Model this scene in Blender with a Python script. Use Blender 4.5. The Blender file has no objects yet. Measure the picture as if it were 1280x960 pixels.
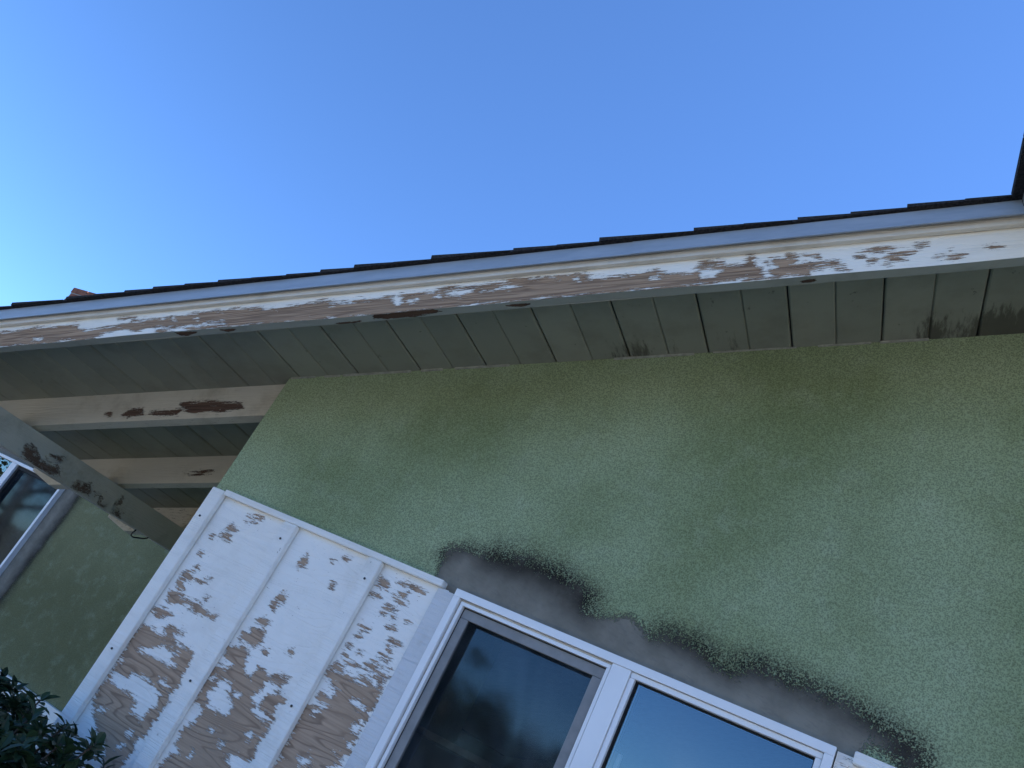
import bpy, bmesh, math, random
import numpy as np
from mathutils import Vector, Matrix, Euler

random.seed(7)
R = math.radians
scene = bpy.context.scene
COL = scene.collection

# ------------------------------------------------------------------ camera
cam_d = bpy.data.cameras.new('camera')
cam_d.sensor_width = 36.0
cam_d.lens = 29.8125
cam_d.clip_start = 0.05
cam_d.clip_end = 2000
cam = bpy.data.objects.new('camera', cam_d)
COL.objects.link(cam)
cam.location = (0.0, -1.87, 1.68)
cam.rotation_euler = (R(115.69029), R(-26.04378), R(20.0789))
scene.camera = cam

# ------------------------------------------------------------------ sky, sun, exposure
SUN_EL, SUN_AZ = R(38), R(54)          # azimuth clockwise from +Y (behind the house, to the right)
world = bpy.data.worlds.new('World')
scene.world = world
world.use_nodes = True
wn = world.node_tree
wn.nodes.clear()
sky = wn.nodes.new('ShaderNodeTexSky')
sky.sky_type = 'NISHITA'
sky.sun_disc = False
sky.sun_elevation = SUN_EL
sky.sun_rotation = SUN_AZ
sky.altitude = 2000
sky.air_density = 1.0
sky.dust_density = 0.15
sky.ozone_density = 8.0
bg = wn.nodes.new('ShaderNodeBackground')
bg.inputs['Strength'].default_value = 0.11
wo = wn.nodes.new('ShaderNodeOutputWorld')
tint = wn.nodes.new('ShaderNodeMix')          # deep clear-day blue of the photograph
tint.data_type = 'RGBA'
tint.blend_type = 'MULTIPLY'
tint.inputs[0].default_value = 1.0
tint.inputs[7].default_value = (0.82, 0.935, 1.03, 1.0)
wn.links.new(sky.outputs[0], tint.inputs[6])
wn.links.new(tint.outputs[2], bg.inputs[0])
wn.links.new(bg.outputs[0], wo.inputs[0])

sun_d = bpy.data.lights.new('sun', 'SUN')
sun_d.energy = 5.0
sun_d.angle = R(0.53)
sun_d.color = (1.0, 0.95, 0.88)
sun = bpy.data.objects.new('sun', sun_d)
COL.objects.link(sun)
sdir = Vector((math.sin(SUN_AZ) * math.cos(SUN_EL), math.cos(SUN_AZ) * math.cos(SUN_EL), math.sin(SUN_EL)))
sun.rotation_euler = sdir.to_track_quat('Z', 'Y').to_euler()
sun.location = sdir * 40

scene.view_settings.view_transform = 'Standard'
scene.view_settings.look = 'None'
scene.view_settings.gamma = 1.0
scene.view_settings.exposure = 1.58
scene.view_settings.use_curve_mapping = False

# ------------------------------------------------------------------ constants of the house
A = R(18.8)                 # roof pitch
TA, CA, SA = math.tan(A), math.cos(A), math.sin(A)
Z0 = 3.081                  # height of the roof boards' underside above X = 0
GZ = -0.2                   # ground level


def roof_z(x):
    return Z0 + TA * x


def rp(x, y, w):
    """point on the left roof slope: plan x at the soffit plane, depth y, w at right angles to the slope"""
    return (x - w * SA, y, Z0 + TA * x + w * CA)


# ------------------------------------------------------------------ object helpers
def tag(o, label=None, cat=None, group=None, kind=None):
    if label: o['label'] = label
    if cat: o['category'] = cat
    if group: o['group'] = group
    if kind: o['kind'] = kind
    return o


def empty(name, loc):
    o = bpy.data.objects.new(name, None)
    COL.objects.link(o)
    o.location = loc
    o.empty_display_size = 0.2
    return o


def link(name, me, mat, parent=None, smooth=False):
    o = bpy.data.objects.new(name, me)
    COL.objects.link(o)
    if mat is not None and not me.materials:
        me.materials.append(mat)
    if smooth:
        me.polygons.foreach_set('use_smooth', [True] * len(me.polygons))
    if parent is not None:
        o.parent = parent
        if parent.type == 'EMPTY':
            o.matrix_parent_inverse = Matrix.Translation(-Vector(parent.location))
    return o


def hexa(bm, p):
    """p: 8 points, bottom ring 0-3 then top ring 4-7"""
    v = [bm.verts.new(q) for q in p]
    for f in ((3, 2, 1, 0), (4, 5, 6, 7), (0, 1, 5, 4), (1, 2, 6, 5), (2, 3, 7, 6), (3, 0, 4, 7)):
        bm.faces.new([v[i] for i in f])
    return v


def box(bm, x0, x1, y0, y1, z0, z1):
    return hexa(bm, [(x0, y0, z0), (x1, y0, z0), (x1, y1, z0), (x0, y1, z0),
                     (x0, y0, z1), (x1, y0, z1), (x1, y1, z1), (x0, y1, z1)])


def sbox(bm, x0, x1, y0, y1, w0, w1):
    return hexa(bm, [rp(x0, y0, w0), rp(x1, y0, w0), rp(x1, y1, w0), rp(x0, y1, w0),
                     rp(x0, y0, w1), rp(x1, y0, w1), rp(x1, y1, w1), rp(x0, y1, w1)])


def to_mesh(bm, name, bevel=0.0, seg=1):
    bmesh.ops.recalc_face_normals(bm, faces=bm.faces)
    if bevel > 0:
        bmesh.ops.bevel(bm, geom=list(bm.edges), offset=bevel, segments=seg, affect='EDGES', profile=0.6)
    me = bpy.data.meshes.new(name)
    bm.to_mesh(me)
    bm.free()
    return me


def part(name, mat, parent, boxes=(), sboxes=(), bevel=0.0, seg=1):
    bm = bmesh.new()
    for b in boxes: box(bm, *b)
    for b in sboxes: sbox(bm, *b)
    return link(name, to_mesh(bm, name, bevel, seg), mat, parent)


def grid_mesh(name, us, vs, fn, attrs=None, skip=None, extra=None):
    """regular sheet over us x vs; attrs: name -> array (len(us), len(vs)); extra: list of quads of points"""
    nu, nv = len(us), len(vs)
    verts = [fn(u, v) for u in us for v in vs]
    faces = []
    for i in range(nu - 1):
        for j in range(nv - 1):
            if skip and skip(0.5 * (us[i] + us[i + 1]), 0.5 * (vs[j] + vs[j + 1])):
                continue
            faces.append((i * nv + j, (i + 1) * nv + j, (i + 1) * nv + j + 1, i * nv + j + 1))
    nbase = len(verts)
    for q in (extra or []):
        k = len(verts)
        verts += list(q)
        faces.append(tuple(range(k, k + len(q))))
    me = bpy.data.meshes.new(name)
    me.from_pydata(verts, [], faces)
    for an, arr in (attrs or {}).items():
        at = me.attributes.new(an, 'FLOAT', 'POINT')
        data = np.full(len(verts), float(arr.flat[0]) if an != 'peel' else -1.0, dtype=np.float32)
        data[:nbase] = arr.astype(np.float32).ravel()
        at.data.foreach_set('value', data)
    me.update()
    return me


def sdf(PX, PY, poly):
    """signed distance to a polygon, positive inside"""
    d = np.full(PX.shape, 1e9)
    inside = np.zeros(PX.shape, bool)
    n = len(poly)
    for i in range(n):
        x0, y0 = poly[i]
        x1, y1 = poly[(i + 1) % n]
        ex, ey = x1 - x0, y1 - y0
        L = ex * ex + ey * ey + 1e-12
        t = np.clip(((PX - x0) * ex + (PY - y0) * ey) / L, 0, 1)
        d = np.minimum(d, np.hypot(PX - x0 - t * ex, PY - y0 - t * ey))
        c = ((y0 > PY) != (y1 > PY))
        xi = x0 + (PY - y0) * ex / (ey if abs(ey) > 1e-9 else 1e-9)
        inside ^= c & (PX < xi)
    return np.where(inside, d, -d)


def peel_field(PX, PY, wood, paint, rng=0.02):
    f = np.full(PX.shape, -1.0)
    for p in wood:
        f = np.maximum(f, sdf(PX, PY, p) + 0.0018)
    for p in paint:
        f = np.minimum(f, -sdf(PX, PY, p))
    return np.clip(f / rng, -1.7, 1)


def seg_dist(PX, PY, pts):
    d = np.full(PX.shape, 1e9)
    for (x0, y0), (x1, y1) in zip(pts[:-1], pts[1:]):
        ex, ey = x1 - x0, y1 - y0
        t = np.clip(((PX - x0) * ex + (PY - y0) * ey) / (ex * ex + ey * ey + 1e-12), 0, 1)
        d = np.minimum(d, np.hypot(PX - x0 - t * ex, PY - y0 - t * ey))
    return d


# ------------------------------------------------------------------ material helpers
class NT:
    def __init__(self, name):
        self.m = bpy.data.materials.new(name)
        self.m.use_nodes = True
        self.t = self.m.node_tree
        self.t.nodes.clear()
        self.out = self.t.nodes.new('ShaderNodeOutputMaterial')
        self._pos = None

    def n(self, typ, **kw):
        nd = self.t.nodes.new(typ)
        for k, v in kw.items():
            setattr(nd, k, v)
        return nd

    def put(self, sock, v):
        if v is None: return
        if isinstance(v, bpy.types.NodeSocket):
            self.t.links.new(v, sock)
        elif isinstance(v, (tuple, list)) and sock.type == 'RGBA':
            sock.default_value = (*v[:3], 1.0)
        else:
            sock.default_value = v

    def pos(self, scale=(1, 1, 1), rot=(0, 0, 0), loc=(0, 0, 0)):
        g = self.n('ShaderNodeNewGeometry')
        p = g.outputs['Position']
        if rot != (0, 0, 0):
            m = self.n('ShaderNodeMapping')
            self.put(m.inputs[0], p)
            m.inputs['Rotation'].default_value = rot
            p = m.outputs[0]
        m = self.n('ShaderNodeMapping')
        self.put(m.inputs[0], p)
        m.inputs['Scale'].default_value = scale
        m.inputs['Location'].default_value = loc
        return m.outputs[0]

    def noise(self, vec, scale, detail=3, rough=0.55, dist=0.0):
        nd = self.n('ShaderNodeTexNoise')
        self.put(nd.inputs['Vector'], vec)
        nd.inputs['Scale'].default_value = scale
        nd.inputs['Detail'].default_value = detail
        nd.inputs['Roughness'].default_value = rough
        nd.inputs['Distortion'].default_value = dist
        return nd.outputs[0]

    def voro(self, vec, scale, feature='F1'):
        nd = self.n('ShaderNodeTexVoronoi', feature=feature)
        self.put(nd.inputs['Vector'], vec)
        nd.inputs['Scale'].default_value = scale
        return nd.outputs['Distance']

    def math(self, op, a, b=None, c=None, clamp=False):
        nd = self.n('ShaderNodeMath', operation=op, use_clamp=clamp)
        self.put(nd.inputs[0], a)
        self.put(nd.inputs[1], b)
        if c is not None: self.put(nd.inputs[2], c)
        return nd.outputs[0]

    def ramp(self, v, a, b, c=0.0, d=1.0, smooth=True):
        nd = self.n('ShaderNodeMapRange')
        if smooth: nd.interpolation_type = 'SMOOTHSTEP'
        self.put(nd.inputs[0], v)
        for i, q in enumerate((a, b, c, d)):
            self.put(nd.inputs[i + 1], q)
        return nd.outputs[0]

    def mix(self, f, a, b, mode='MIX'):
        nd = self.n('ShaderNodeMix', data_type='RGBA', blend_type=mode)
        self.put(nd.inputs[0], f)
        self.put(nd.inputs[6], a)
        self.put(nd.inputs[7], b)
        return nd.outputs[2]

    def attr(self, name):
        nd = self.n('ShaderNodeAttribute', attribute_name=name)
        return nd.outputs['Fac']

    def bump(self, h, strength=0.3, dist=0.01, normal=None):
        nd = self.n('ShaderNodeBump')
        self.put(nd.inputs['Height'], h)
        nd.inputs['Strength'].default_value = strength
        nd.inputs['Distance'].default_value = dist
        if normal is not None: self.put(nd.inputs['Normal'], normal)
        return nd.outputs[0]

    def bsdf(self, col, rough=0.7, normal=None, spec=0.3, metal=0.0, **kw):
        nd = self.n('ShaderNodeBsdfPrincipled')
        self.put(nd.inputs['Base Color'], col)
        self.put(nd.inputs['Roughness'], rough)
        self.put(nd.inputs['Specular IOR Level'], spec)
        self.put(nd.inputs['Metallic'], metal)
        for k, v in kw.items(): self.put(nd.inputs[k], v)
        if normal is not None: self.put(nd.inputs['Normal'], normal)
        self.t.links.new(nd.outputs[0], self.out.inputs[0])
        return nd


SLOPE = (0.0, A, 0.0)       # turns world coordinates so that x runs along the rake


def painted_wood(name, paint, wood_a, wood_b, stretch, rot=(0, 0, 0), bias=-0.35, amp=1.5, use_attr=True,
                 fleck=None, dirt=(0.5, 0.47, 0.40), dirt_amt=0.35, rough=0.55, contour=False, off=0.0, fine=1.0, soft=0.025):
    t = NT(name)
    p = t.pos(stretch, rot, (off, off * 0.7, off * 1.3))
    big = t.noise(p, 9 * fine, 4, 0.65)
    sml = t.noise(p, 38 * fine, 4, 0.7)
    nz = t.math('ADD', t.math('MULTIPLY', big, 0.6), t.math('MULTIPLY', sml, 0.4))
    nz = t.math('MULTIPLY', t.math('SUBTRACT', nz, 0.5), amp)
    f = nz
    if use_attr:
        f = t.math('ADD', t.attr('peel'), t.math('MULTIPLY', nz, 3.2))
    else:
        f = t.math('ADD', nz, bias)
    mask = t.ramp(f, -soft * 0.9, soft * 1.1)
    # bare wood
    iso = t.pos((1, 1, 1), rot)
    if contour:
        c0 = t.noise(t.pos((1.0, 1, 6.5), rot), 2.3, 1.2, 0.35, 0.35)
        c0 = t.math('ADD', c0, t.math('MULTIPLY', t.noise(t.pos((5, 1, 30), rot), 2.0, 2), 0.05))
        ring = t.math('FRACT', t.math('MULTIPLY', c0, 15.0))
        grain = t.math('MULTIPLY', t.ramp(ring, 0.0, 0.30, 0.15, 1.0), t.ramp(ring, 1.0, 0.86, 0.15, 1.0))
    else:
        c0 = t.noise(t.pos((0.5, 1, 16.0), rot), 2.6, 3, 0.6, 0.3)
        ring = t.math('FRACT', t.math('MULTIPLY', c0, 9.0))
        ring = t.math('ABSOLUTE', t.math('SUBTRACT', ring, 0.5))
        grain = t.ramp(ring, 0.0, 0.45)
    fib = t.noise(t.pos((4, 40, 160), rot), 1.6, 3, 0.6)
    gm = t.math('MULTIPLY', grain, t.ramp(fib, 0.25, 0.7, 0.55, 1.0))
    wood = t.mix(gm, wood_b, wood_a)
    wood = t.mix(t.ramp(t.noise(iso, 6, 3), 0.42, 0.7, 0.0, 0.55), wood, tuple(c * 0.72 for c in wood_a))
    # paint film with grime
    grime = t.ramp(t.noise(iso, 5, 5, 0.7), 0.48, 0.78, 0.0, dirt_amt)
    pc = t.mix(grime, paint, dirt, 'MULTIPLY')
    streak = t.ramp(t.noise(t.pos((6, 6, 60), rot), 2.2, 4, 0.7), 0.57, 0.74, 0.0, 0.18)
    pc = t.mix(streak, pc, tuple(c * 0.78 for c in paint))
    col = t.mix(mask, pc, wood)
    # shade under the lifted film's edge, painted into the colour as a dark line
    rim_shade = t.math('MULTIPLY', t.ramp(f, -0.03, 0.02), t.ramp(f, 0.15, 0.03))
    col = t.mix(t.math('MULTIPLY', rim_shade, 0.45), col, tuple(c * 0.3 for c in wood_b))
    if fleck:
        fv = t.noise(t.pos((stretch[0] * 1.4, stretch[1], stretch[2]), rot, (3.1 + off, 1.7, 0.4)), fleck[0], 3, 0.75)
        fm = t.ramp(fv, fleck[1], fleck[1] + 0.015)
        col = t.mix(fm, col, tuple(c * 0.35 for c in wood_b))
    h = t.math('MULTIPLY', t.math('SUBTRACT', 1.0, mask), 1.0)
    h = t.math('ADD', h, t.math('MULTIPLY', gm, 0.3))
    h = t.math('ADD', h, t.math('MULTIPLY', t.noise(t.pos((10, 10, 90), rot), 2.0, 3), 0.25))
    nrm = t.bump(h, 0.8, 0.0035)
    t.bsdf(col, t.math('ADD', t.math('MULTIPLY', mask, 0.3), rough), nrm, 0.25)
    return t.m


# ------------------------------------------------------------------ materials
def mat_stucco(name, olive=(0.295, 0.365, 0.175), pale=(0.455, 0.55, 0.32), grain=1.0):
    t = NT(name)
    p = t.pos()
    big = t.noise(t.pos((1, 1, 1), (0, 0, 0), (0.9, 0, 0.35)), 1.5, 4, 0.55)
    mid = t.noise(p, 11, 4, 0.65)
    fine = t.noise(p, 360 * grain, 3, 0.7)
    dash = t.voro(p, 260 * grain)
    col = t.mix(t.ramp(big, 0.32, 0.62), olive, pale)
    col = t.mix(t.ramp(mid, 0.48, 0.74, 0, 0.28), col, (0.54, 0.62, 0.42))
    scuff = t.ramp(t.noise(t.pos((1, 1, 1), (0, 0, 0), (4.2, 0, 1.1)), 5.5, 6, 0.75), 0.64, 0.74, 0.0, 0.45)
    col = t.mix(scuff, col, (0.56, 0.61, 0.52))
    spk = t.math('ADD', t.math('MULTIPLY', fine, 0.62), t.math('MULTIPLY', dash, 0.20))
    spk = t.math('ADD', spk, t.math('MULTIPLY', t.noise(p, 130 * grain, 3, 0.75), 0.30))
    spk = t.math('SUBTRACT', spk, 0.05)
    col = t.mix(t.ramp(spk, 0.40, 0.60, 0.0, 0.95), t.mix(0.52, col, (0.030, 0.036, 0.018)), col)
    col = t.mix(t.ramp(spk, 0.60, 0.76, 0.0, 0.22), col, (0.52, 0.58, 0.46))
    # repair coat
    sd = t.attr('patch')
    dk = t.attr('dark')
    fr = t.math('ADD', t.math('MULTIPLY', t.attr('dark'), 0.20), 0.06)
    f = t.math('ADD', sd, t.math('MULTIPLY', t.math('SUBTRACT', spk, 0.5), fr))
    f = t.math('ADD', f, t.math('MULTIPLY', t.math('SUBTRACT', mid, 0.5), 0.06))
    g = t.ramp(f, -0.007, 0.008)
    sm = t.noise(p, 14, 5, 0.6)
    grey = t.mix(t.ramp(sm, 0.3, 0.7), (0.192, 0.178, 0.143), (0.265, 0.247, 0.20))
    swirl = t.noise(t.pos((14, 14, 60), (0, R(-12), 0)), 2.0, 4, 0.6, 0.8)
    grey = t.mix(t.ramp(swirl, 0.5, 0.75, 0, 0.3), grey, (0.10, 0.104, 0.11))
    dm = t.math('MULTIPLY', dk, t.ramp(mid, 0.25, 0.6, 0.6, 1.0))
    grey = t.mix(dm, grey, (0.024, 0.021, 0.017))
    col = t.mix(t.math('MULTIPLY', t.math('POWER', dk, 1.4), t.ramp(spk, 0.66, 0.42, 0.25, 0.92)), col, (0.04, 0.036, 0.030))
    col = t.mix(g, grey, col)
    h = t.math('MULTIPLY', spk, t.math('ADD', t.math('MULTIPLY', g, 0.95), 0.05))
    h = t.math('ADD', h, t.math('MULTIPLY', g, 0.6))
    h = t.math('ADD', h, t.math('MULTIPLY', swirl, 0.12))
    nrm = t.bump(h, 0.9, 0.006)
    t.bsdf(col, 0.9, nrm, 0.15)
    return t.m


M = {}
M['stucco'] = mat_stucco('sage_stucco')
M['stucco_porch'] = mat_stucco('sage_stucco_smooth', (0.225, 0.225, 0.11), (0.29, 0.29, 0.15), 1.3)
WHITE = (0.88, 0.86, 0.80)
M['plywood'] = painted_wood('peeling_plywood', WHITE, (0.50, 0.355, 0.245), (0.245, 0.165, 0.112), (2.6, 22, 22),
                            amp=2.0, contour=True, fleck=(16, 0.70), dirt_amt=0.22)
M['white_wood'] = painted_wood('white_painted_batten', WHITE, (0.28, 0.22, 0.17), (0.10, 0.08, 0.065), (11, 11, 3.0),
                               use_attr=False, bias=-0.36, amp=2.3, dirt_amt=0.3, off=2.3)
M['white_trim'] = painted_wood('white_painted_trim', WHITE, (0.28, 0.22, 0.17), (0.10, 0.08, 0.065), (3.0, 11, 11),
                               use_attr=False, bias=-0.36, amp=2.3, dirt_amt=0.3, off=5.1)
M['white_board'] = painted_wood('white_painted_board', (0.66, 0.67, 0.67), (0.28, 0.22, 0.17), (0.12, 0.09, 0.07), (9, 9, 2.0),
                                use_attr=False, bias=-0.52, amp=1.8, dirt_amt=0.55, off=9.7)
CREAM = (0.90, 0.86, 0.75)
M['rake'] = painted_wood('peeling_rake_board', CREAM, (0.47, 0.32, 0.20), (0.21, 0.135, 0.085), (2.0, 22, 26), SLOPE,
                         amp=1.8, dirt_amt=0.22)
M['rake_plain'] = painted_wood('cream_painted_strip', (0.72, 0.68, 0.58), (0.36, 0.25, 0.16), (0.16, 0.11, 0.07), (2.0, 10, 12), SLOPE,
                               use_attr=False, bias=-0.60, amp=1.6, dirt_amt=0.5, off=1.9)
M['rake_under'] = painted_wood('grey_green_board_underside', (0.33, 0.35, 0.31), (0.12, 0.07, 0.045), (0.05, 0.032, 0.024), (3.0, 12, 12), SLOPE,
                               use_attr=True, amp=1.2, dirt_amt=0.5, off=4.4)  # underside toned darker than the board's cream face
M['rafter'] = painted_wood('cream_rafter', (0.62, 0.58, 0.475), (0.165, 0.105, 0.075), (0.08, 0.052, 0.040), (2.6, 20, 24), SLOPE,
                           amp=2.6, dirt_amt=0.6, off=6.2, soft=0.12)
M['beam'] = painted_wood('grey_porch_beam', (0.46, 0.46, 0.40), (0.17, 0.115, 0.085), (0.085, 0.06, 0.048), (10, 5, 10),
                         amp=2.0, dirt_amt=0.7, off=8.8, soft=0.55)


def mat_soffit():
    t = NT('grey_green_roof_boards')
    p = t.pos((1, 1, 1), SLOPE)
    oi = t.n('ShaderNodeObjectInfo')
    base = t.mix(oi.outputs['Random'], (0.28, 0.285, 0.225), (0.325, 0.325, 0.255))
    base = t.mix(t.ramp(t.noise(p, 7, 5, 0.65), 0.42, 0.72, 0, 0.5), base, (0.20, 0.195, 0.15))
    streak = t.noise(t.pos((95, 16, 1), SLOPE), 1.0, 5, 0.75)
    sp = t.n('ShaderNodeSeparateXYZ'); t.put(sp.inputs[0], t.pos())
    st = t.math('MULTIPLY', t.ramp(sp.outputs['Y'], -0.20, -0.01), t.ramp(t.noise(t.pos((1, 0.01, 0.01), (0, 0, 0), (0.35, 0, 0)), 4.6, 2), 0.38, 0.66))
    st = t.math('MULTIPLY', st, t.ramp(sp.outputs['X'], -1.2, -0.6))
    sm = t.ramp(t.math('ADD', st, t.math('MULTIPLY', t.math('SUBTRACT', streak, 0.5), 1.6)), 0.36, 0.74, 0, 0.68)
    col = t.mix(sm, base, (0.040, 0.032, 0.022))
    spk = t.ramp(t.noise(t.pos((1, 0.6, 1), SLOPE), 34, 4, 0.8), 0.66, 0.70, 0, 0.55)
    col = t.mix(spk, col, (0.06, 0.055, 0.045))
    h = t.noise(t.pos((120, 6, 1), SLOPE), 1.0, 3, 0.6)
    t.bsdf(col, 0.6, t.bump(h, 0.25, 0.0015), 0.25)
    return t.m


def mat_simple(name, c1, c2, scale=20, rough=0.6, spec=0.3, bump=0.2, dist=0.003, metal=0.0, stretch=(1, 1, 1), rot=(0, 0, 0), detail=4):
    t = NT(name)
    n = t.noise(t.pos(stretch, rot), scale, detail, 0.65)
    col = t.mix(t.ramp(n, 0.3, 0.7), c1, c2)
    t.bsdf(col, rough, t.bump(n, bump, dist), spec, metal)
    return t.m


M['soffit'] = mat_soffit()
M['drip'] = mat_simple('painted_metal_flashing', (0.27, 0.325, 0.38), (0.33, 0.385, 0.44), 9, 0.38, 0.5, 0.1, 0.002, 0.0, (1, 4, 6), SLOPE)
M['shingle'] = mat_simple('asphalt_shingle', (0.020, 0.020, 0.022), (0.055, 0.052, 0.050), 160, 0.95, 0.1, 0.6, 0.004)
M['roof_deck'] = mat_simple('roof_sheathing', (0.10, 0.09, 0.08), (0.16, 0.14, 0.12), 20)
M['vinyl'] = mat_simple('white_vinyl', (0.87, 0.87, 0.86), (0.82, 0.82, 0.81), 6, 0.35, 0.45, 0.05, 0.001)
M['vinyl_dirty'] = mat_simple('weathered_vinyl_track', (0.50, 0.45, 0.36), (0.72, 0.70, 0.64), 18, 0.5, 0.35, 0.05, 0.001, 0, (1, 1, 4))
M['screen_frame'] = mat_simple('grey_screen_frame', (0.215, 0.215, 0.21), (0.27, 0.265, 0.255), 24, 0.5, 0.4, 0.1, 0.001)
M['rubber'] = mat_simple('black_gasket', (0.012, 0.012, 0.013), (0.02, 0.02, 0.02), 30, 0.6)
M['caulk'] = mat_simple('old_caulk', (0.30, 0.30, 0.25), (0.46, 0.45, 0.38), 60, 0.7, 0.2, 0.6, 0.004)
M['hook'] = mat_simple('dark_iron', (0.012, 0.013, 0.013), (0.03, 0.03, 0.03), 60, 0.5, 0.5)
M['brick'] = mat_simple('red_brown_brick', (0.19, 0.075, 0.05), (0.30, 0.13, 0.085), 24, 0.9, 0.15, 0.5, 0.004)
M['mortar'] = mat_simple('mortar', (0.28, 0.26, 0.23), (0.36, 0.34, 0.30), 40, 0.95, 0.1, 0.5, 0.004)
M['clay'] = mat_simple('clay_flue', (0.36, 0.17, 0.11), (0.45, 0.23, 0.15), 20, 0.85, 0.2)
M['brass'] = mat_simple('tarnished_brass', (0.20, 0.15, 0.07), (0.32, 0.25, 0.13), 40, 0.45, 0.5, 0.1, 0.001, 0.5)
M['ceramic'] = mat_simple('white_ceramic', (0.78, 0.77, 0.70), (0.84, 0.83, 0.78), 20, 0.3)
M['tan_wood'] = mat_simple('tan_wood', (0.36, 0.26, 0.16), (0.45, 0.34, 0.22), 30, 0.5)
M['bark'] = mat_simple('bark', (0.06, 0.045, 0.032), (0.13, 0.10, 0.075), 30, 0.9, 0.1, 0.8, 0.01, 0, (1, 1, 0.3))
M['curtain'] = mat_simple('dark_room_wall', (0.10, 0.095, 0.09), (0.14, 0.13, 0.125), 5, 0.9)


def mat_glass(name, tint, f0, rough=0.0):
    t = NT(name)
    tr = t.n('ShaderNodeBsdfTransparent')
    tr.inputs[0].default_value = (*tint, 1)
    gl = t.n('ShaderNodeBsdfGlossy')
    gl.inputs['Color'].default_value = (0.66, 0.86, 1.0, 1)
    gl.inputs['Roughness'].default_value = rough
    w = t.noise(t.pos(), 2.2, 2, 0.5)
    nrm = t.bump(w, 0.05, 0.01)
    t.put(gl.inputs['Normal'], nrm)
    lw = t.n('ShaderNodeFresnel')
    lw.inputs['IOR'].default_value = 1.5
    fac = t.math('ADD', lw.outputs[0], f0, clamp=True)
    dust = t.n('ShaderNodeBsdfDiffuse')
    dust.inputs[0].default_value = (0.30, 0.33, 0.36, 1)
    mx = t.n('ShaderNodeMixShader')
    t.put(mx.inputs[0], fac)
    t.put(mx.inputs[1], tr.outputs[0])
    t.put(mx.inputs[2], gl.outputs[0])
    m2 = t.n('ShaderNodeMixShader')
    d = t.ramp(t.noise(t.pos((1, 1, 0.4)), 7, 5, 0.7), 0.45, 0.8, 0.01, 0.06)
    t.put(m2.inputs[0], d)
    t.put(m2.inputs[1], mx.outputs[0])
    t.put(m2.inputs[2], dust.outputs[0])
    t.t.links.new(m2.outputs[0], t.out.inputs[0])
    return t.m


M['glass'] = mat_glass('coated_window_glass', (0.62, 0.72, 0.78), 0.10)
M['glass_soft'] = mat_glass('hazy_window_glass', (0.62, 0.72, 0.78), 0.08, 0.05)


def mat_screen():
    t = NT('insect_screen')
    tr = t.n('ShaderNodeBsdfTransparent')
    df = t.n('ShaderNodeBsdfDiffuse')
    d = t.noise(t.pos((1.0, 1, 0.35), (0, R(14), 0)), 6.5, 4, 0.6, 0.6)
    t.put(df.inputs[0], t.mix(t.ramp(d, 0.42, 0.72), (0.018, 0.021, 0.024), (0.075, 0.095, 0.11)))
    mx = t.n('ShaderNodeMixShader')
    mx.inputs[0].default_value = 0.42
    t.put(mx.inputs[1], tr.outputs[0])
    t.put(mx.inputs[2], df.outputs[0])
    t.t.links.new(mx.outputs[0], t.out.inputs[0])
    return t.m


M['screen'] = mat_screen()


def mat_leaf(name, c1, c2, rough=0.38, trans=0.12):
    t = NT(name)
    oi = t.n('ShaderNodeObjectInfo')
    n = t.noise(t.pos(), 9, 3, 0.6)
    col = t.mix(t.ramp(n, 0.3, 0.7), c1, c2)
    col = t.mix(t.math('MULTIPLY', oi.outputs['Random'], 0.5), col, tuple(c * 1.35 for c in c2))
    b = t.bsdf(col, rough, None, 0.4)
    tl = t.n('ShaderNodeBsdfTranslucent')
    t.put(tl.inputs[0], col)
    mx = t.n('ShaderNodeMixShader')
    mx.inputs[0].default_value = trans
    t.put(mx.inputs[1], b.outputs[0])
    t.put(mx.inputs[2], tl.outputs[0])
    t.t.links.new(mx.outputs[0], t.out.inputs[0])
    return t.m


M['leaf'] = mat_leaf('dark_glossy_leaf', (0.014, 0.030, 0.014), (0.030, 0.058, 0.024))
M['tree_leaf'] = mat_leaf('tree_leaf', (0.045, 0.06, 0.024), (0.085, 0.10, 0.04), 0.6, 0.2)


def mat_ground():
    t = NT('dry_ground')
    p = t.pos()
    n1 = t.noise(p, 0.6, 5, 0.6)
    n2 = t.noise(p, 30, 4, 0.7)
    col = t.mix(t.ramp(n1, 0.4, 0.62), (0.28, 0.24, 0.18), (0.18, 0.165, 0.10))
    col = t.mix(t.ramp(n2, 0.3, 0.7, 0, 0.5), col, (0.20, 0.165, 0.115))
    t.bsdf(col, 0.95, t.bump(n2, 0.5, 0.02), 0.1)
    return t.m


M['ground'] = mat_ground()
M['concrete'] = mat_simple('concrete', (0.33, 0.31, 0.275), (0.42, 0.395, 0.35), 18, 0.9, 0.15, 0.3, 0.004)
M['asphalt'] = mat_simple('asphalt', (0.04, 0.04, 0.042), (0.065, 0.063, 0.06), 60, 0.9, 0.2, 0.5, 0.005)

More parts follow.
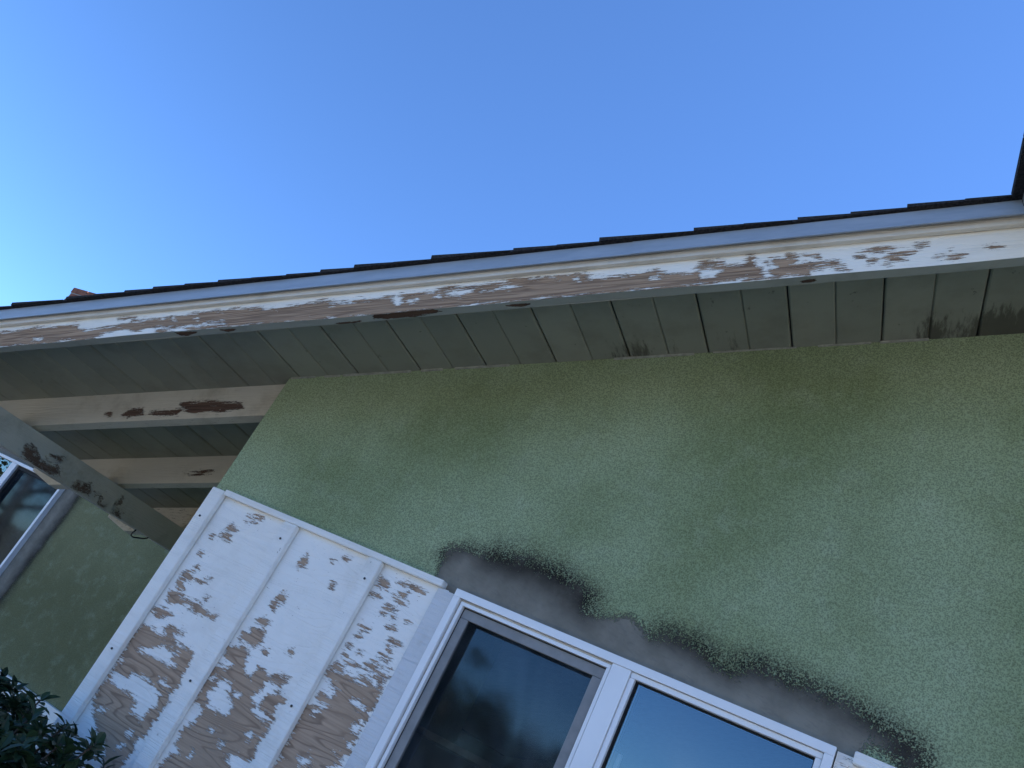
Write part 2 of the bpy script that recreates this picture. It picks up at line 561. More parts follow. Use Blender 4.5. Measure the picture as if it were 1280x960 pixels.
# outlines of the peeled areas, in metres on each surface
PLY_W=[[(-1.836,1.603),(-1.805,1.608),(-1.773,1.603),(-1.746,1.604),(-1.709,1.602),(-1.667,1.608),(-1.634,1.609),(-1.624,1.597),(-1.623,1.574),(-1.622,1.551),(-1.614,1.527),(-1.626,1.504),(-1.614,1.47),(-1.619,1.454),(-1.623,1.417),(-1.62,1.392),(-1.636,1.368),(-1.633,1.344),(-1.631,1.315),(-1.636,1.3),(-1.61,1.254),(-1.636,1.202),(-1.682,1.279),(-1.706,1.316),(-1.737,1.332),(-1.77,1.344),(-1.804,1.366),(-1.835,1.389),(-1.841,1.423),(-1.84,1.461),(-1.837,1.501),(-1.838,1.538),(-1.845,1.575)],[(-1.764,1.624),(-1.75,1.639),(-1.718,1.642),(-1.695,1.639),(-1.73,1.625),(-1.701,1.608),(-1.741,1.607)],[(-1.841,1.653),(-1.806,1.669),(-1.767,1.665),(-1.806,1.639)],[(-1.726,1.7),(-1.693,1.713),(-1.658,1.704),(-1.695,1.7)],[(-1.824,1.708),(-1.799,1.723),(-1.771,1.723),(-1.774,1.712),(-1.737,1.716),(-1.708,1.722),(-1.66,1.706),(-1.695,1.7),(-1.735,1.707),(-1.764,1.701),(-1.801,1.687)],[(-1.825,1.744),(-1.809,1.757),(-1.781,1.735),(-1.805,1.726)],[(-1.823,1.765),(-1.808,1.781),(-1.781,1.778),(-1.782,1.76),(-1.809,1.757)],[(-1.773,1.94),(-1.763,1.949),(-1.737,1.934),(-1.764,1.932)],[(-1.785,1.911),(-1.769,1.922),(-1.745,1.915),(-1.738,1.901),(-1.761,1.904)],[(-1.713,1.996),(-1.679,1.997),(-1.697,1.993)],[(-1.73,1.988),(-1.7,1.984),(-1.715,1.982)],[(-1.723,1.971),(-1.689,1.975),(-1.706,1.971)],[(-1.809,1.841),(-1.796,1.843),(-1.799,1.838)],[(-1.799,1.795),(-1.789,1.806),(-1.779,1.8),(-1.791,1.793)],[(-1.735,1.785),(-1.717,1.792),(-1.723,1.783)],[(-1.764,1.774),(-1.736,1.774),(-1.742,1.769)],[(-1.706,1.74),(-1.687,1.745),(-1.694,1.738)],[(-1.644,1.707),(-1.634,1.711),(-1.636,1.705)],[(-1.811,1.897),(-1.801,1.898),(-1.803,1.892)],[(-1.55,1.662),(-1.496,1.676),(-1.471,1.668),(-1.468,1.642),(-1.447,1.624),(-1.421,1.621),(-1.421,1.652),(-1.398,1.653),(-1.386,1.645),(-1.36,1.658),(-1.323,1.662),(-1.336,1.641),(-1.373,1.644),(-1.384,1.628),(-1.376,1.61),(-1.397,1.592),(-1.373,1.576),(-1.373,1.559),(-1.323,1.551),(-1.311,1.557),(-1.303,1.539),(-1.31,1.52),(-1.303,1.482),(-1.305,1.471),(-1.34,1.464),(-1.379,1.448),(-1.342,1.432),(-1.314,1.371),(-1.518,1.277),(-1.525,1.351),(-1.519,1.386),(-1.497,1.396),(-1.518,1.412),(-1.526,1.442),(-1.515,1.464),(-1.497,1.493),(-1.501,1.513),(-1.54,1.514),(-1.542,1.553),(-1.549,1.604),(-1.507,1.615),(-1.494,1.629),(-1.525,1.637)],[(-1.36,1.59),(-1.352,1.609),(-1.329,1.625),(-1.302,1.619),(-1.316,1.592),(-1.305,1.572),(-1.327,1.571),(-1.35,1.578)],[(-1.519,1.69),(-1.521,1.708),(-1.495,1.73),(-1.462,1.734),(-1.451,1.713),(-1.464,1.691),(-1.499,1.689)],[(-1.504,1.748),(-1.49,1.763),(-1.466,1.755),(-1.464,1.745),(-1.488,1.744)],[(-1.433,1.697),(-1.424,1.701),(-1.421,1.694),(-1.428,1.692)],[(-1.369,1.727),(-1.355,1.731),(-1.353,1.717),(-1.364,1.72)],[(-1.481,1.924),(-1.478,1.945),(-1.475,1.956),(-1.467,1.954),(-1.459,1.927),(-1.471,1.918)],[(-1.488,1.823),(-1.479,1.838),(-1.461,1.835),(-1.461,1.823),(-1.479,1.819)],[(-1.492,1.8),(-1.482,1.811),(-1.47,1.799),(-1.47,1.787),(-1.481,1.789)],[(-1.358,1.911),(-1.349,1.911),(-1.346,1.903),(-1.352,1.902)],[(-1.36,1.985),(-1.347,1.988),(-1.35,1.984)],[(-1.392,1.968),(-1.382,1.971),(-1.386,1.967)],[(-1.23,1.958),(-1.231,1.977),(-1.203,1.971),(-1.198,1.959),(-1.219,1.958)],[(-1.18,1.982),(-1.151,1.988),(-1.114,1.988),(-1.098,1.983),(-1.131,1.981),(-1.168,1.979)],[(-1.233,1.929),(-1.206,1.93),(-1.226,1.926)],[(-1.18,1.915),(-1.171,1.921),(-1.142,1.914),(-1.159,1.911)],[(-1.17,1.949),(-1.156,1.944),(-1.164,1.944)],[(-1.151,1.94),(-1.136,1.938),(-1.142,1.935)],[(-1.158,1.96),(-1.134,1.968),(-1.149,1.959)],[(-1.146,1.953),(-1.123,1.95),(-1.138,1.949)],[(-1.214,1.854),(-1.202,1.852),(-1.189,1.85),(-1.201,1.843)],[(-1.209,1.822),(-1.206,1.83),(-1.197,1.825),(-1.201,1.819)],[(-1.147,1.875),(-1.128,1.879),(-1.121,1.873),(-1.139,1.872)],[(-1.127,1.848),(-1.118,1.854),(-1.102,1.85),(-1.083,1.849),(-1.096,1.841),(-1.114,1.845)],[(-1.225,1.798),(-1.209,1.798),(-1.215,1.795)],[(-1.181,1.899),(-1.164,1.903),(-1.172,1.898)],[(-1.146,1.903),(-1.137,1.902),(-1.141,1.899)],[(-1.107,1.904),(-1.096,1.905),(-1.1,1.901)],[(-1.111,1.828),(-1.103,1.828),(-1.103,1.823)],[(-1.218,1.772),(-1.205,1.772),(-1.212,1.771)],[(-1.186,1.794),(-1.176,1.794),(-1.18,1.79)],[(-1.229,1.738),(-1.223,1.746),(-1.203,1.742),(-1.206,1.734),(-1.219,1.733)],[(-1.194,1.76),(-1.174,1.762),(-1.139,1.765),(-1.164,1.76)],[(-1.15,1.777),(-1.128,1.776),(-1.101,1.774),(-1.072,1.772),(-1.077,1.767),(-1.105,1.767),(-1.134,1.772)],[(-1.138,1.791),(-1.114,1.787),(-1.078,1.788),(-1.079,1.783),(-1.104,1.784),(-1.127,1.787)],[(-1.127,1.8),(-1.096,1.803),(-1.106,1.8)],[(-1.128,1.811),(-1.105,1.811),(-1.116,1.809)],[(-1.137,1.757),(-1.124,1.757),(-1.109,1.75),(-1.125,1.752)],[(-1.11,1.761),(-1.094,1.762),(-1.102,1.758)],[(-1.104,1.749),(-1.088,1.75),(-1.094,1.746)],[(-1.144,1.742),(-1.124,1.744),(-1.105,1.74),(-1.076,1.741),(-1.073,1.735),(-1.098,1.731),(-1.119,1.737)],[(-1.111,1.828),(-1.104,1.829),(-1.103,1.824)],[(-1.205,1.757),(-1.195,1.757),(-1.195,1.753)],[(-1.242,1.722),(-1.23,1.731),(-1.196,1.731),(-1.162,1.732),(-1.117,1.734),(-1.077,1.73),(-1.072,1.697),(-1.079,1.683),(-1.071,1.665),(-1.075,1.647),(-1.076,1.624),(-1.072,1.588),(-1.086,1.573),(-1.081,1.566),(-1.101,1.547),(-1.104,1.54),(-1.108,1.465),(-1.234,1.407),(-1.232,1.482),(-1.226,1.504),(-1.237,1.512),(-1.236,1.551),(-1.236,1.58),(-1.241,1.634),(-1.217,1.638),(-1.196,1.633),(-1.183,1.651),(-1.226,1.657),(-1.223,1.671),(-1.19,1.673),(-1.177,1.692),(-1.206,1.696),(-1.202,1.708),(-1.233,1.709)]]
PLY_P=[[(-1.806,1.549),(-1.767,1.567),(-1.733,1.59),(-1.674,1.586),(-1.684,1.568),(-1.654,1.564),(-1.681,1.55),(-1.737,1.551),(-1.775,1.547)],[(-1.84,1.468),(-1.815,1.472),(-1.775,1.474),(-1.776,1.49),(-1.736,1.499),(-1.686,1.497),(-1.651,1.485),(-1.642,1.457),(-1.657,1.438),(-1.656,1.416),(-1.689,1.415),(-1.708,1.42),(-1.698,1.438),(-1.736,1.449),(-1.777,1.441),(-1.817,1.452)],[(-1.847,1.511),(-1.826,1.515),(-1.827,1.502),(-1.839,1.499)],[(-1.684,1.334),(-1.671,1.349),(-1.655,1.347),(-1.668,1.333)],[(-1.678,1.376),(-1.66,1.382),(-1.662,1.374)],[(-1.806,1.378),(-1.798,1.388),(-1.78,1.385),(-1.792,1.375)],[(-1.69,1.512),(-1.666,1.519),(-1.63,1.509),(-1.654,1.506)],[(-1.52,1.549),(-1.505,1.568),(-1.505,1.582),(-1.489,1.593),(-1.464,1.586),(-1.472,1.573),(-1.448,1.566),(-1.429,1.544),(-1.432,1.525),(-1.469,1.518),(-1.497,1.519)],[(-1.539,1.579),(-1.528,1.588),(-1.518,1.583),(-1.53,1.575)],[(-1.35,1.509),(-1.341,1.519),(-1.327,1.512),(-1.337,1.504)],[(-1.443,1.575),(-1.43,1.578),(-1.435,1.569)],[(-1.474,1.419),(-1.463,1.42),(-1.457,1.406),(-1.465,1.402)],[(-1.408,1.468),(-1.391,1.47),(-1.4,1.462)],[(-1.46,1.479),(-1.439,1.484),(-1.446,1.477)],[(-1.138,1.685),(-1.119,1.693),(-1.083,1.689),(-1.099,1.683)],[(-1.189,1.524),(-1.162,1.539),(-1.142,1.529),(-1.172,1.512)],[(-1.099,1.64),(-1.086,1.651),(-1.082,1.657),(-1.08,1.635),(-1.089,1.631)],[(-1.088,1.6),(-1.074,1.615),(-1.075,1.593)],[(-1.217,1.623),(-1.201,1.635),(-1.207,1.624)],[(-1.113,1.576),(-1.097,1.577),(-1.107,1.574)]]
FAS_W=[[(-2.844,-0.045),(-2.793,-0.046),(-2.714,-0.041),(-2.591,-0.043),(-2.498,-0.042),(-2.49,-0.061),(-2.45,-0.071),(-2.423,-0.066),(-2.365,-0.064),(-2.31,-0.059),(-2.291,-0.047),(-2.201,-0.051),(-2.126,-0.048),(-2.04,-0.042),(-1.954,-0.04),(-1.851,-0.047),(-1.813,-0.101),(-1.942,-0.101),(-2.023,-0.101),(-2.061,-0.104),(-2.082,-0.086),(-2.117,-0.086),(-2.208,-0.078),(-2.257,-0.088),(-2.276,-0.083),(-2.327,-0.075),(-2.373,-0.081),(-2.415,-0.102),(-2.461,-0.102),(-2.539,-0.101),(-2.636,-0.099),(-2.739,-0.101),(-2.789,-0.101)],[(-2.346,-0.035),(-2.284,-0.038),(-2.294,-0.043)],[(-2.18,-0.094),(-2.12,-0.091),(-2.117,-0.095),(-2.164,-0.098)],[(-1.898,-0.053),(-1.856,-0.054),(-1.774,-0.055),(-1.701,-0.045),(-1.637,-0.044),(-1.605,-0.054),(-1.569,-0.051),(-1.531,-0.052),(-1.458,-0.049),(-1.436,-0.046),(-1.387,-0.047),(-1.337,-0.052),(-1.33,-0.043),(-1.299,-0.036),(-1.216,-0.042),(-1.173,-0.037),(-1.118,-0.037),(-1.087,-0.1),(-1.158,-0.099),(-1.208,-0.101),(-1.235,-0.101),(-1.274,-0.104),(-1.325,-0.105),(-1.391,-0.102),(-1.476,-0.102),(-1.549,-0.103),(-1.616,-0.106),(-1.728,-0.104),(-1.864,-0.102)],[(-1.158,-0.04),(-1.124,-0.031),(-1.084,-0.034),(-1.03,-0.036),(-0.998,-0.036),(-0.95,-0.037),(-0.928,-0.054),(-0.877,-0.053),(-0.818,-0.051),(-0.78,-0.047),(-0.75,-0.062),(-0.705,-0.067),(-0.685,-0.057),(-0.669,-0.05),(-0.617,-0.054),(-0.585,-0.053),(-0.568,-0.036),(-0.545,-0.051),(-0.534,-0.069),(-0.512,-0.069),(-0.504,-0.093),(-0.538,-0.098),(-0.55,-0.091),(-0.604,-0.09),(-0.638,-0.097),(-0.676,-0.095),(-0.712,-0.099),(-0.749,-0.1),(-0.808,-0.098),(-0.876,-0.102),(-0.932,-0.101),(-0.984,-0.1),(-1.021,-0.099),(-1.074,-0.1),(-1.127,-0.102)],[(-0.687,-0.045),(-0.671,-0.032),(-0.633,-0.035),(-0.63,-0.049),(-0.669,-0.05)],[(-0.662,-0.034),(-0.633,-0.037),(-0.629,-0.048),(-0.655,-0.052)],[(-0.647,-0.074),(-0.607,-0.065),(-0.584,-0.054),(-0.576,-0.03),(-0.561,-0.036),(-0.554,-0.064),(-0.546,-0.096),(-0.586,-0.094),(-0.611,-0.085),(-0.639,-0.095)],[(-0.549,-0.054),(-0.54,-0.049),(-0.537,-0.066),(-0.547,-0.068)],[(-0.528,-0.047),(-0.496,-0.047),(-0.496,-0.034),(-0.472,-0.043),(-0.476,-0.063),(-0.491,-0.065),(-0.45,-0.063),(-0.418,-0.07),(-0.393,-0.07),(-0.4,-0.079),(-0.454,-0.083),(-0.455,-0.096),(-0.493,-0.092),(-0.535,-0.097),(-0.53,-0.081),(-0.52,-0.072)],[(-0.461,-0.045),(-0.431,-0.044),(-0.429,-0.059),(-0.444,-0.05)],[(-0.407,-0.083),(-0.384,-0.083),(-0.377,-0.091),(-0.397,-0.091)],[(-0.359,-0.058),(-0.341,-0.055),(-0.341,-0.063),(-0.353,-0.063)],[(-0.339,-0.05),(-0.317,-0.043),(-0.298,-0.042),(-0.287,-0.049),(-0.32,-0.051)],[(-0.338,-0.074),(-0.324,-0.07),(-0.32,-0.078),(-0.334,-0.079)],[(-0.303,-0.067),(-0.283,-0.061),(-0.25,-0.063),(-0.272,-0.069)],[(-0.301,-0.085),(-0.292,-0.084),(-0.295,-0.088)],[(-0.12,-0.067),(-0.107,-0.064),(-0.095,-0.069),(-0.108,-0.072)],[(-0.208,-0.08),(-0.179,-0.068),(-0.195,-0.075)],[(-0.242,-0.044),(-0.221,-0.044),(-0.235,-0.047)],[(-0.289,-0.074),(-0.265,-0.076),(-0.279,-0.079)],[(-0.182,-0.082),(-0.16,-0.08),(-0.17,-0.085)]]
FAS_P=[[(-2.651,-0.087),(-2.65,-0.08),(-2.612,-0.081),(-2.617,-0.089)],[(-2.545,-0.099),(-2.508,-0.096),(-2.497,-0.104)],[(-2.078,-0.083),(-1.958,-0.08),(-1.957,-0.086),(-2.031,-0.09),(-2.08,-0.089)],[(-2.069,-0.063),(-2.055,-0.059),(-2.051,-0.068)],[(-2.285,-0.054),(-2.235,-0.045),(-2.241,-0.055)],[(-2.154,-0.038),(-2.149,-0.032),(-2.132,-0.058),(-2.147,-0.056)],[(-1.458,-0.049),(-1.439,-0.041),(-1.418,-0.067),(-1.434,-0.079)],[(-1.405,-0.068),(-1.379,-0.061),(-1.369,-0.068),(-1.393,-0.078)],[(-1.339,-0.065),(-1.318,-0.054),(-1.317,-0.067)],[(-1.308,-0.052),(-1.271,-0.046),(-1.232,-0.053),(-1.26,-0.067),(-1.292,-0.06)],[(-1.208,-0.056),(-1.166,-0.051),(-1.109,-0.055),(-1.177,-0.062)],[(-1.234,-0.103),(-1.211,-0.094),(-1.197,-0.105)],[(-1.627,-0.099),(-1.612,-0.097),(-1.612,-0.108)],[(-1.632,-0.052),(-1.575,-0.04),(-1.557,-0.049),(-1.571,-0.058)],[(-0.684,-0.061),(-0.664,-0.051),(-0.632,-0.064),(-0.652,-0.085),(-0.678,-0.076)],[(-0.792,-0.066),(-0.753,-0.066),(-0.78,-0.071)],[(-0.564,-0.043),(-0.543,-0.042),(-0.528,-0.087),(-0.538,-0.098),(-0.549,-0.085),(-0.544,-0.068),(-0.559,-0.064)],[(-0.541,-0.037),(-0.529,-0.038),(-0.52,-0.071),(-0.531,-0.073)],[(-1.071,-0.1),(-1.051,-0.093),(-1.034,-0.101),(-1.051,-0.103)],[(-0.939,-0.052),(-0.935,-0.037),(-0.918,-0.052)],[(-1.034,-0.038),(-1.02,-0.034),(-1.01,-0.044)],[(-0.974,-0.048),(-0.966,-0.043),(-0.961,-0.055)],[(-0.607,-0.093),(-0.579,-0.09),(-0.579,-0.096)]]
RAF_W=[[(-2.751,-0.082),(-2.731,-0.073),(-2.721,-0.091)],[(-2.673,-0.09),(-2.656,-0.071),(-2.597,-0.064),(-2.582,-0.089),(-2.646,-0.096)],[(-2.558,-0.086),(-2.53,-0.082),(-2.429,-0.077),(-2.435,-0.096),(-2.518,-0.097)],[(-2.444,-0.052),(-2.389,-0.05),(-2.294,-0.055),(-2.199,-0.064),(-2.18,-0.084),(-2.265,-0.094),(-2.378,-0.091),(-2.419,-0.077)]]
BEAM_W=[[(0.054,1.897),(0.056,1.929),(0.103,1.909),(0.168,1.901),(0.211,1.911),(0.227,1.894),(0.191,1.875),(0.137,1.871),(0.081,1.874)],[(0.309,1.879),(0.315,1.908),(0.38,1.916),(0.39,1.888)],[(0.455,1.881),(0.476,1.885),(0.485,1.875)],[(0.52,1.913),(0.528,1.952),(0.54,1.91)],[(0.527,1.876),(0.57,1.897),(0.577,1.88)],[(0.418,1.902),(0.445,1.91),(0.441,1.901)],[(0.156,1.939),(0.203,1.946),(0.197,1.936)]]

# ================================================================== the ground
gm = bpy.data.meshes.new('ground')
gm.from_pydata([(-600, -600, GZ), (600, -600, GZ), (600, 600, GZ), (-600, 600, GZ)], [], [(0, 1, 2, 3)])
tag(link('ground', gm, M['ground']), kind='structure')
tag(part('bounce_driveway', M['concrete'], None, [(-9.0, 9.0, -5.0, -0.75, GZ - 0.1, GZ + 0.03)], bevel=0.01), kind='structure')  # unseen concrete, made wide to bounce warm light up at the house
tag(part('road', M['asphalt'], None, [(-80, 80, -9.6, -5.2, GZ - 0.1, GZ + 0.012)]), kind='structure')

# ================================================================== the house
house = empty('stucco_house', (2.6, 4.0, GZ))
tag(house, 'sage green stucco house with peeling white siding and a low gable roof', 'house')

RIDGE = 3.0
ZR = roof_z(RIDGE)


def top_z(x):
    return roof_z(x) if x <= RIDGE else 2 * ZR - roof_z(x)


# ---- front wall
us = sorted(set([round(v, 4) for v in np.concatenate([np.linspace(-1.909, -1.36, 14), np.arange(-1.35, 0.2, 0.01),
                                                      np.linspace(0.2, 7.5, 22)])] + [-1.012, -0.1125, 3.0]))
vs = sorted(set([round(v, 4) for v in np.concatenate([np.linspace(GZ, 1.96, 12), np.arange(1.98, 2.32, 0.008), [2.34, 2.40, 9.0]])] + [0.85, 2.0245]))
PX, PY = np.meshgrid(np.array(us), np.array(vs), indexing='ij')
PATCH = [(-1.101, 1.95), (-1.100, 2.045), (-1.114, 2.097), (-1.101, 2.118), (-1.041, 2.137), (-0.964, 2.151), (-0.888, 2.163),
         (-0.8, 2.167), (-0.728, 2.151), (-0.689, 2.135), (-0.689, 2.104), (-0.657, 2.097), (-0.6, 2.119), (-0.555, 2.107),
         (-0.525, 2.094), (-0.504, 2.108), (-0.475, 2.12), (-0.419, 2.117), (-0.379, 2.093), (-0.352, 2.09), (-0.33, 2.117),
         (-0.3, 2.129), (-0.238, 2.119), (-0.182, 2.122), (-0.118, 2.115), (-0.056, 2.109), (0.006, 2.096), (0.035, 2.078),
         (0.042, 2.058), (0.03, 2.03), (-0.02, 2.045), (-0.06, 2.05), (-0.08, 1.95)]
sd = -sdf(PX, PY, PATCH)
dark = np.zeros(PX.shape)
for pts, r, k in (([(-1.112, 2.09), (-1.05, 2.133), (-0.96, 2.150)], 0.022, 0.75),
                  ([(-0.97, 2.140), (-0.88, 2.150), (-0.80, 2.150), (-0.70, 2.118)], 0.040, 1.0),
                  ([(-0.515, 2.115), (-0.44, 2.122), (-0.36, 2.10), (-0.33, 2.12)], 0.030, 1.0),
                  ([(-0.30, 2.128), (-0.18, 2.122), (-0.06, 2.108), (0.02, 2.085), (0.035, 2.05)], 0.030, 0.95),
                  ([(0.0, 2.075), (0.025, 2.055)], 0.035, 1.0),
                  ([(-1.17, 2.045), (-1.13, 2.06)], 0.03, 0.35)):
    d = seg_dist(PX, PY, pts)
    dark = np.maximum(dark, k * np.exp(-(d / (1.4 * r)) ** 2))
me = grid_mesh('wall', us, vs, lambda u, v: (u, 0.0, v if v < 8 else top_z(u)), {'patch': np.clip(sd, -0.3, 0.3), 'dark': dark},
               skip=lambda u, v: -1.012 < u < -0.1125 and 0.85 < v < 2.0245)
wall = link('wall', me, M['stucco'], house)
wall['label'] = 'sage green stucco front wall with a grey repair patch above the window'
# returns and the other walls of the house
bm = bmesh.new()
box(bm, -1.909, -1.76, 0.006, 2.0, GZ, 2.425)
me = to_mesh(bm, 'side_wall')
o = link('side_wall', me, M['stucco'], house)
for an, v in (('patch', 0.3), ('dark', 0.0)):
    at = me.attributes.new(an, 'FLOAT', 'POINT'); at.data.foreach_set('value', [v] * len(me.vertices))
bm = bmesh.new()
pf_ = [(-1.7, GZ), (7.5, GZ), (7.5, top_z(7.5) - 0.01), (3.0, ZR - 0.01), (-1.7, roof_z(-1.7) - 0.01)]
f0_ = [bm.verts.new((x_, 8.0, z_)) for x_, z_ in pf_]
f1_ = [bm.verts.new((x_, 8.15, z_)) for x_, z_ in pf_]
bm.faces.new(f0_); bm.faces.new(f1_)
for i in range(5): bm.faces.new((f0_[i], f0_[(i + 1) % 5], f1_[(i + 1) % 5], f1_[i]))
box(bm, 7.35, 7.5, 0.01, 7.99, GZ, top_z(7.5) - 0.01)
me = to_mesh(bm, 'rear_wall')
o = link('rear_wall', me, M['stucco'], house)
for an, v in (('patch', 0.3), ('dark', 0.0)):
    at = me.attributes.new(an, 'FLOAT', 'POINT'); at.data.foreach_set('value', [v] * len(me.vertices))
# old caulk bead in the angle between wall and roof boards
bm = bmesh.new()
rnd = random.Random(3)
x = -1.90
while x < 0.9:
    L = rnd.uniform(0.04, 0.22)
    if rnd.random() < 0.7:
        h = rnd.uniform(0.003, 0.0065)
        part('caulk_bead', M['caulk'], house, sboxes=[(x, x + L, -rnd.uniform(0.003, 0.006), 0.001, -h, -0.0006)])
    x += L + rnd.uniform(0.0, 0.05)
bm.free()

# ---- roof
roof = part('roof', M['roof_deck'], house, sboxes=[(-3.40, 3.0, -0.405, 8.3, 0.0215, 0.0275)])
bm = bmesh.new()
xr = 3.0
hexa(bm, [(xr, -1.0, ZR + 0.0), (9.4, -1.0, ZR - TA * 6.4), (9.4, 8.3, ZR - TA * 6.4), (xr, 8.3, ZR),
          (xr, -1.0, ZR + 0.06), (9.4, -1.0, ZR - TA * 6.4 + 0.06), (9.4, 8.3, ZR - TA * 6.4 + 0.06), (xr, 8.3, ZR + 0.06)])
link('far_slope', to_mesh(bm, 'far_slope'), M['shingle'], roof)
XE = -0.036                 # where the roof steps forward
part('forward_deck', M['roof_deck'], roof, sboxes=[(XE + 0.02, 3.0, -1.0, -0.41, 0.0215, 0.0275)])


def deck_board(x0, x1, y0, y1, g0, c0, g1, c1, dw):
    prof = [(x0 + g0, 0.021), (x0 + g0, c0), (x0 + g0 + c0, 0.0), (x1 - g1 - c1, 0.0), (x1 - g1, c1), (x1 - g1, 0.021)]
    vs_ = [rp(x, y0, w - dw) for x, w in prof] + [rp(x, y1, w - dw) for x, w in prof]
    n = len(prof)
    fs = [tuple(range(n))[::-1], tuple(range(n, 2 * n))] + [(i, (i + 1) % n, n + (i + 1) % n, n + i) for i in range(n)]
    m_ = bpy.data.meshes.new('roof_board')
    m_.from_pydata(vs_, [], fs)
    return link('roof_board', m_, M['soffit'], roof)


PITCH_X = 0.0998
for k in range(-14, 33):
    x1 = -0.077 - PITCH_X * k
    x0 = x1 - PITCH_X
    ev = (k % 2 == 0)
    d_, l_ = (0.0018, 0.0036), (0.0005, 0.0030)
    (g1, c1), (g0, c0) = (d_, l_) if ev else (l_, d_)
    y0 = -0.372 if x1 < -0.05 else -0.98
    y1 = 1.995 if x0 < -1.9 else 0.06
    if x0 < XE < x1:
        deck_board(XE + 0.002, x1, -0.98, -0.432, 0.001, 0.003, g1, c1, 0.0)
        y0 = -0.372
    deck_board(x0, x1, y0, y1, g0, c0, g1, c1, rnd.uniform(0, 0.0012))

# shingles: one object for each course end that shows at the rake, the rest of the slope as one mass
bm = bmesh.new()
sh_me = {}
NX = 0.1035
xk = -0.137
k = 0
courses = []
x = -0.137 - NX * 32
while x < 2.95:
    courses.append(x); x += NX


def shingle_pts(x, y0, y1, th):
    xt = x + 0.20
    return [rp(x, y0, 0.0300), rp(xt, y0, 0.0290), rp(xt, y1, 0.0290), rp(x, y1, 0.0300),
            rp(x, y0, 0.0300 + th), rp(xt, y0, 0.0295), rp(xt, y1, 0.0295), rp(x, y1, 0.0300 + th)]


for x in courses:
    fwd = x > XE - 0.03
    ye = (-0.430 if not fwd else -1.03) - rnd.uniform(0.0, 0.010)
    yb = ye + rnd.uniform(0.24, 0.34)
    if x < 0.3:
        b2 = bmesh.new()
        hexa(b2, shingle_pts(x + rnd.uniform(-0.004, 0.004), ye, yb, rnd.uniform(0.008, 0.012)))
        link('shingle', to_mesh(b2, 'shingle'), M['shingle'], roof)
    else:
        hexa(bm, shingle_pts(x, ye, yb, 0.011))
    y = yb + 0.003
    while y < 8.25:
        y2 = min(8.3, y + 1.0)
        hexa(bm, shingle_pts(x + rnd.uniform(-0.002, 0.002), y, y2 - 0.003, 0.011))
        y = y2
o = link('shingle_field', to_mesh(bm, 'shingle_field'), M['shingle'], roof)
o['kind'] = 'stuff'
# the left edge of the forward roof: shingle ends along the eave
for i in range(4):
    b2 = bmesh.new()
    y0 = -1.03 + i * 0.15
    hexa(b2, [rp(XE - 0.022, y0 + 0.002, 0.028), rp(XE + 0.2, y0 + 0.002, 0.028), rp(XE + 0.2, y0 + 0.148, 0.028), rp(XE - 0.022, y0 + 0.148, 0.028),
              rp(XE - 0.022, y0 + 0.002, 0.041), rp(XE + 0.2, y0 + 0.002, 0.033), rp(XE + 0.2, y0 + 0.148, 0.033), rp(XE - 0.022, y0 + 0.148, 0.041)])
    link('shingle', to_mesh(b2, 'shingle'), M['shingle'], roof)

# metal drip edge, in lengths that overlap; a small hem at the foot
def drip(x0, x1, dy):
    return part('drip_edge', M['drip'], roof, sboxes=[(x0, x1, -0.4235 - dy, -0.4215 - dy, -0.012, 0.0275), (x0, x1, -0.4275 - dy, -0.4238 - dy, -0.0135, -0.0095),
                                                      (x0, x1, -0.4212 - dy, -0.30, 0.0278, 0.0290)])
drip(-3.41, -0.772, 0.0)
drip(-0.790, XE - 0.0048, 0.0012)
part('drip_edge', M['drip'], roof, sboxes=[(XE - 0.004, XE - 0.002, -1.02, -0.4255, -0.012, 0.0275), (XE - 0.0065, XE - 0.0042, -1.02, -0.4285, -0.0135, -0.0095)])
part('eave_board', M['rake_plain'], roof, sboxes=[(XE + 0.105, XE + 0.127, -0.975, -0.430, -0.10, -0.002)], bevel=0.002)
part('front_rake_board', M['rake_plain'], roof, sboxes=[(XE + 0.004, 2.99, -1.006, -0.982, -0.10, 0.02)], bevel=0.002)
# cream strip under the drip edge and the rake board itself
part('rake_strip', M['rake_plain'], roof, sboxes=[(-3.41, 1.2, -0.4140, -0.4005, -0.0255, 0.0205)], bevel=0.0035, seg=2)

su = np.concatenate([np.arange(-3.60, -2.90, 0.03), np.arange(-2.90, 0.02, 0.004), np.linspace(0.03, 1.27, 12)])
sw = np.concatenate([np.arange(-0.1015, -0.0005, 0.003), [0.0, 0.02]])
FX, FY = np.meshgrid(su, sw, indexing='ij')
pf = peel_field(FX, FY, FAS_W, FAS_P, 0.016)


def rake_wobble(s):
    return 0.0012 * math.sin(s * 5.1) + 0.0008 * math.sin(s * 13.7 + 1)


def rake_fn(y):
    def f(s, w):
        x = s * CA
        ww = w + (rake_wobble(s) if w < -0.09 else 0)
        return rp(x, y, ww)
    return f


yf, yb = -0.400, -0.374
me = grid_mesh('rake_board', su, sw, rake_fn(yf), {'peel': pf})
rake = link('rake_board', me, M['rake'], roof)
rake['label'] = 'cream rake board with paint peeling off bare brown wood'
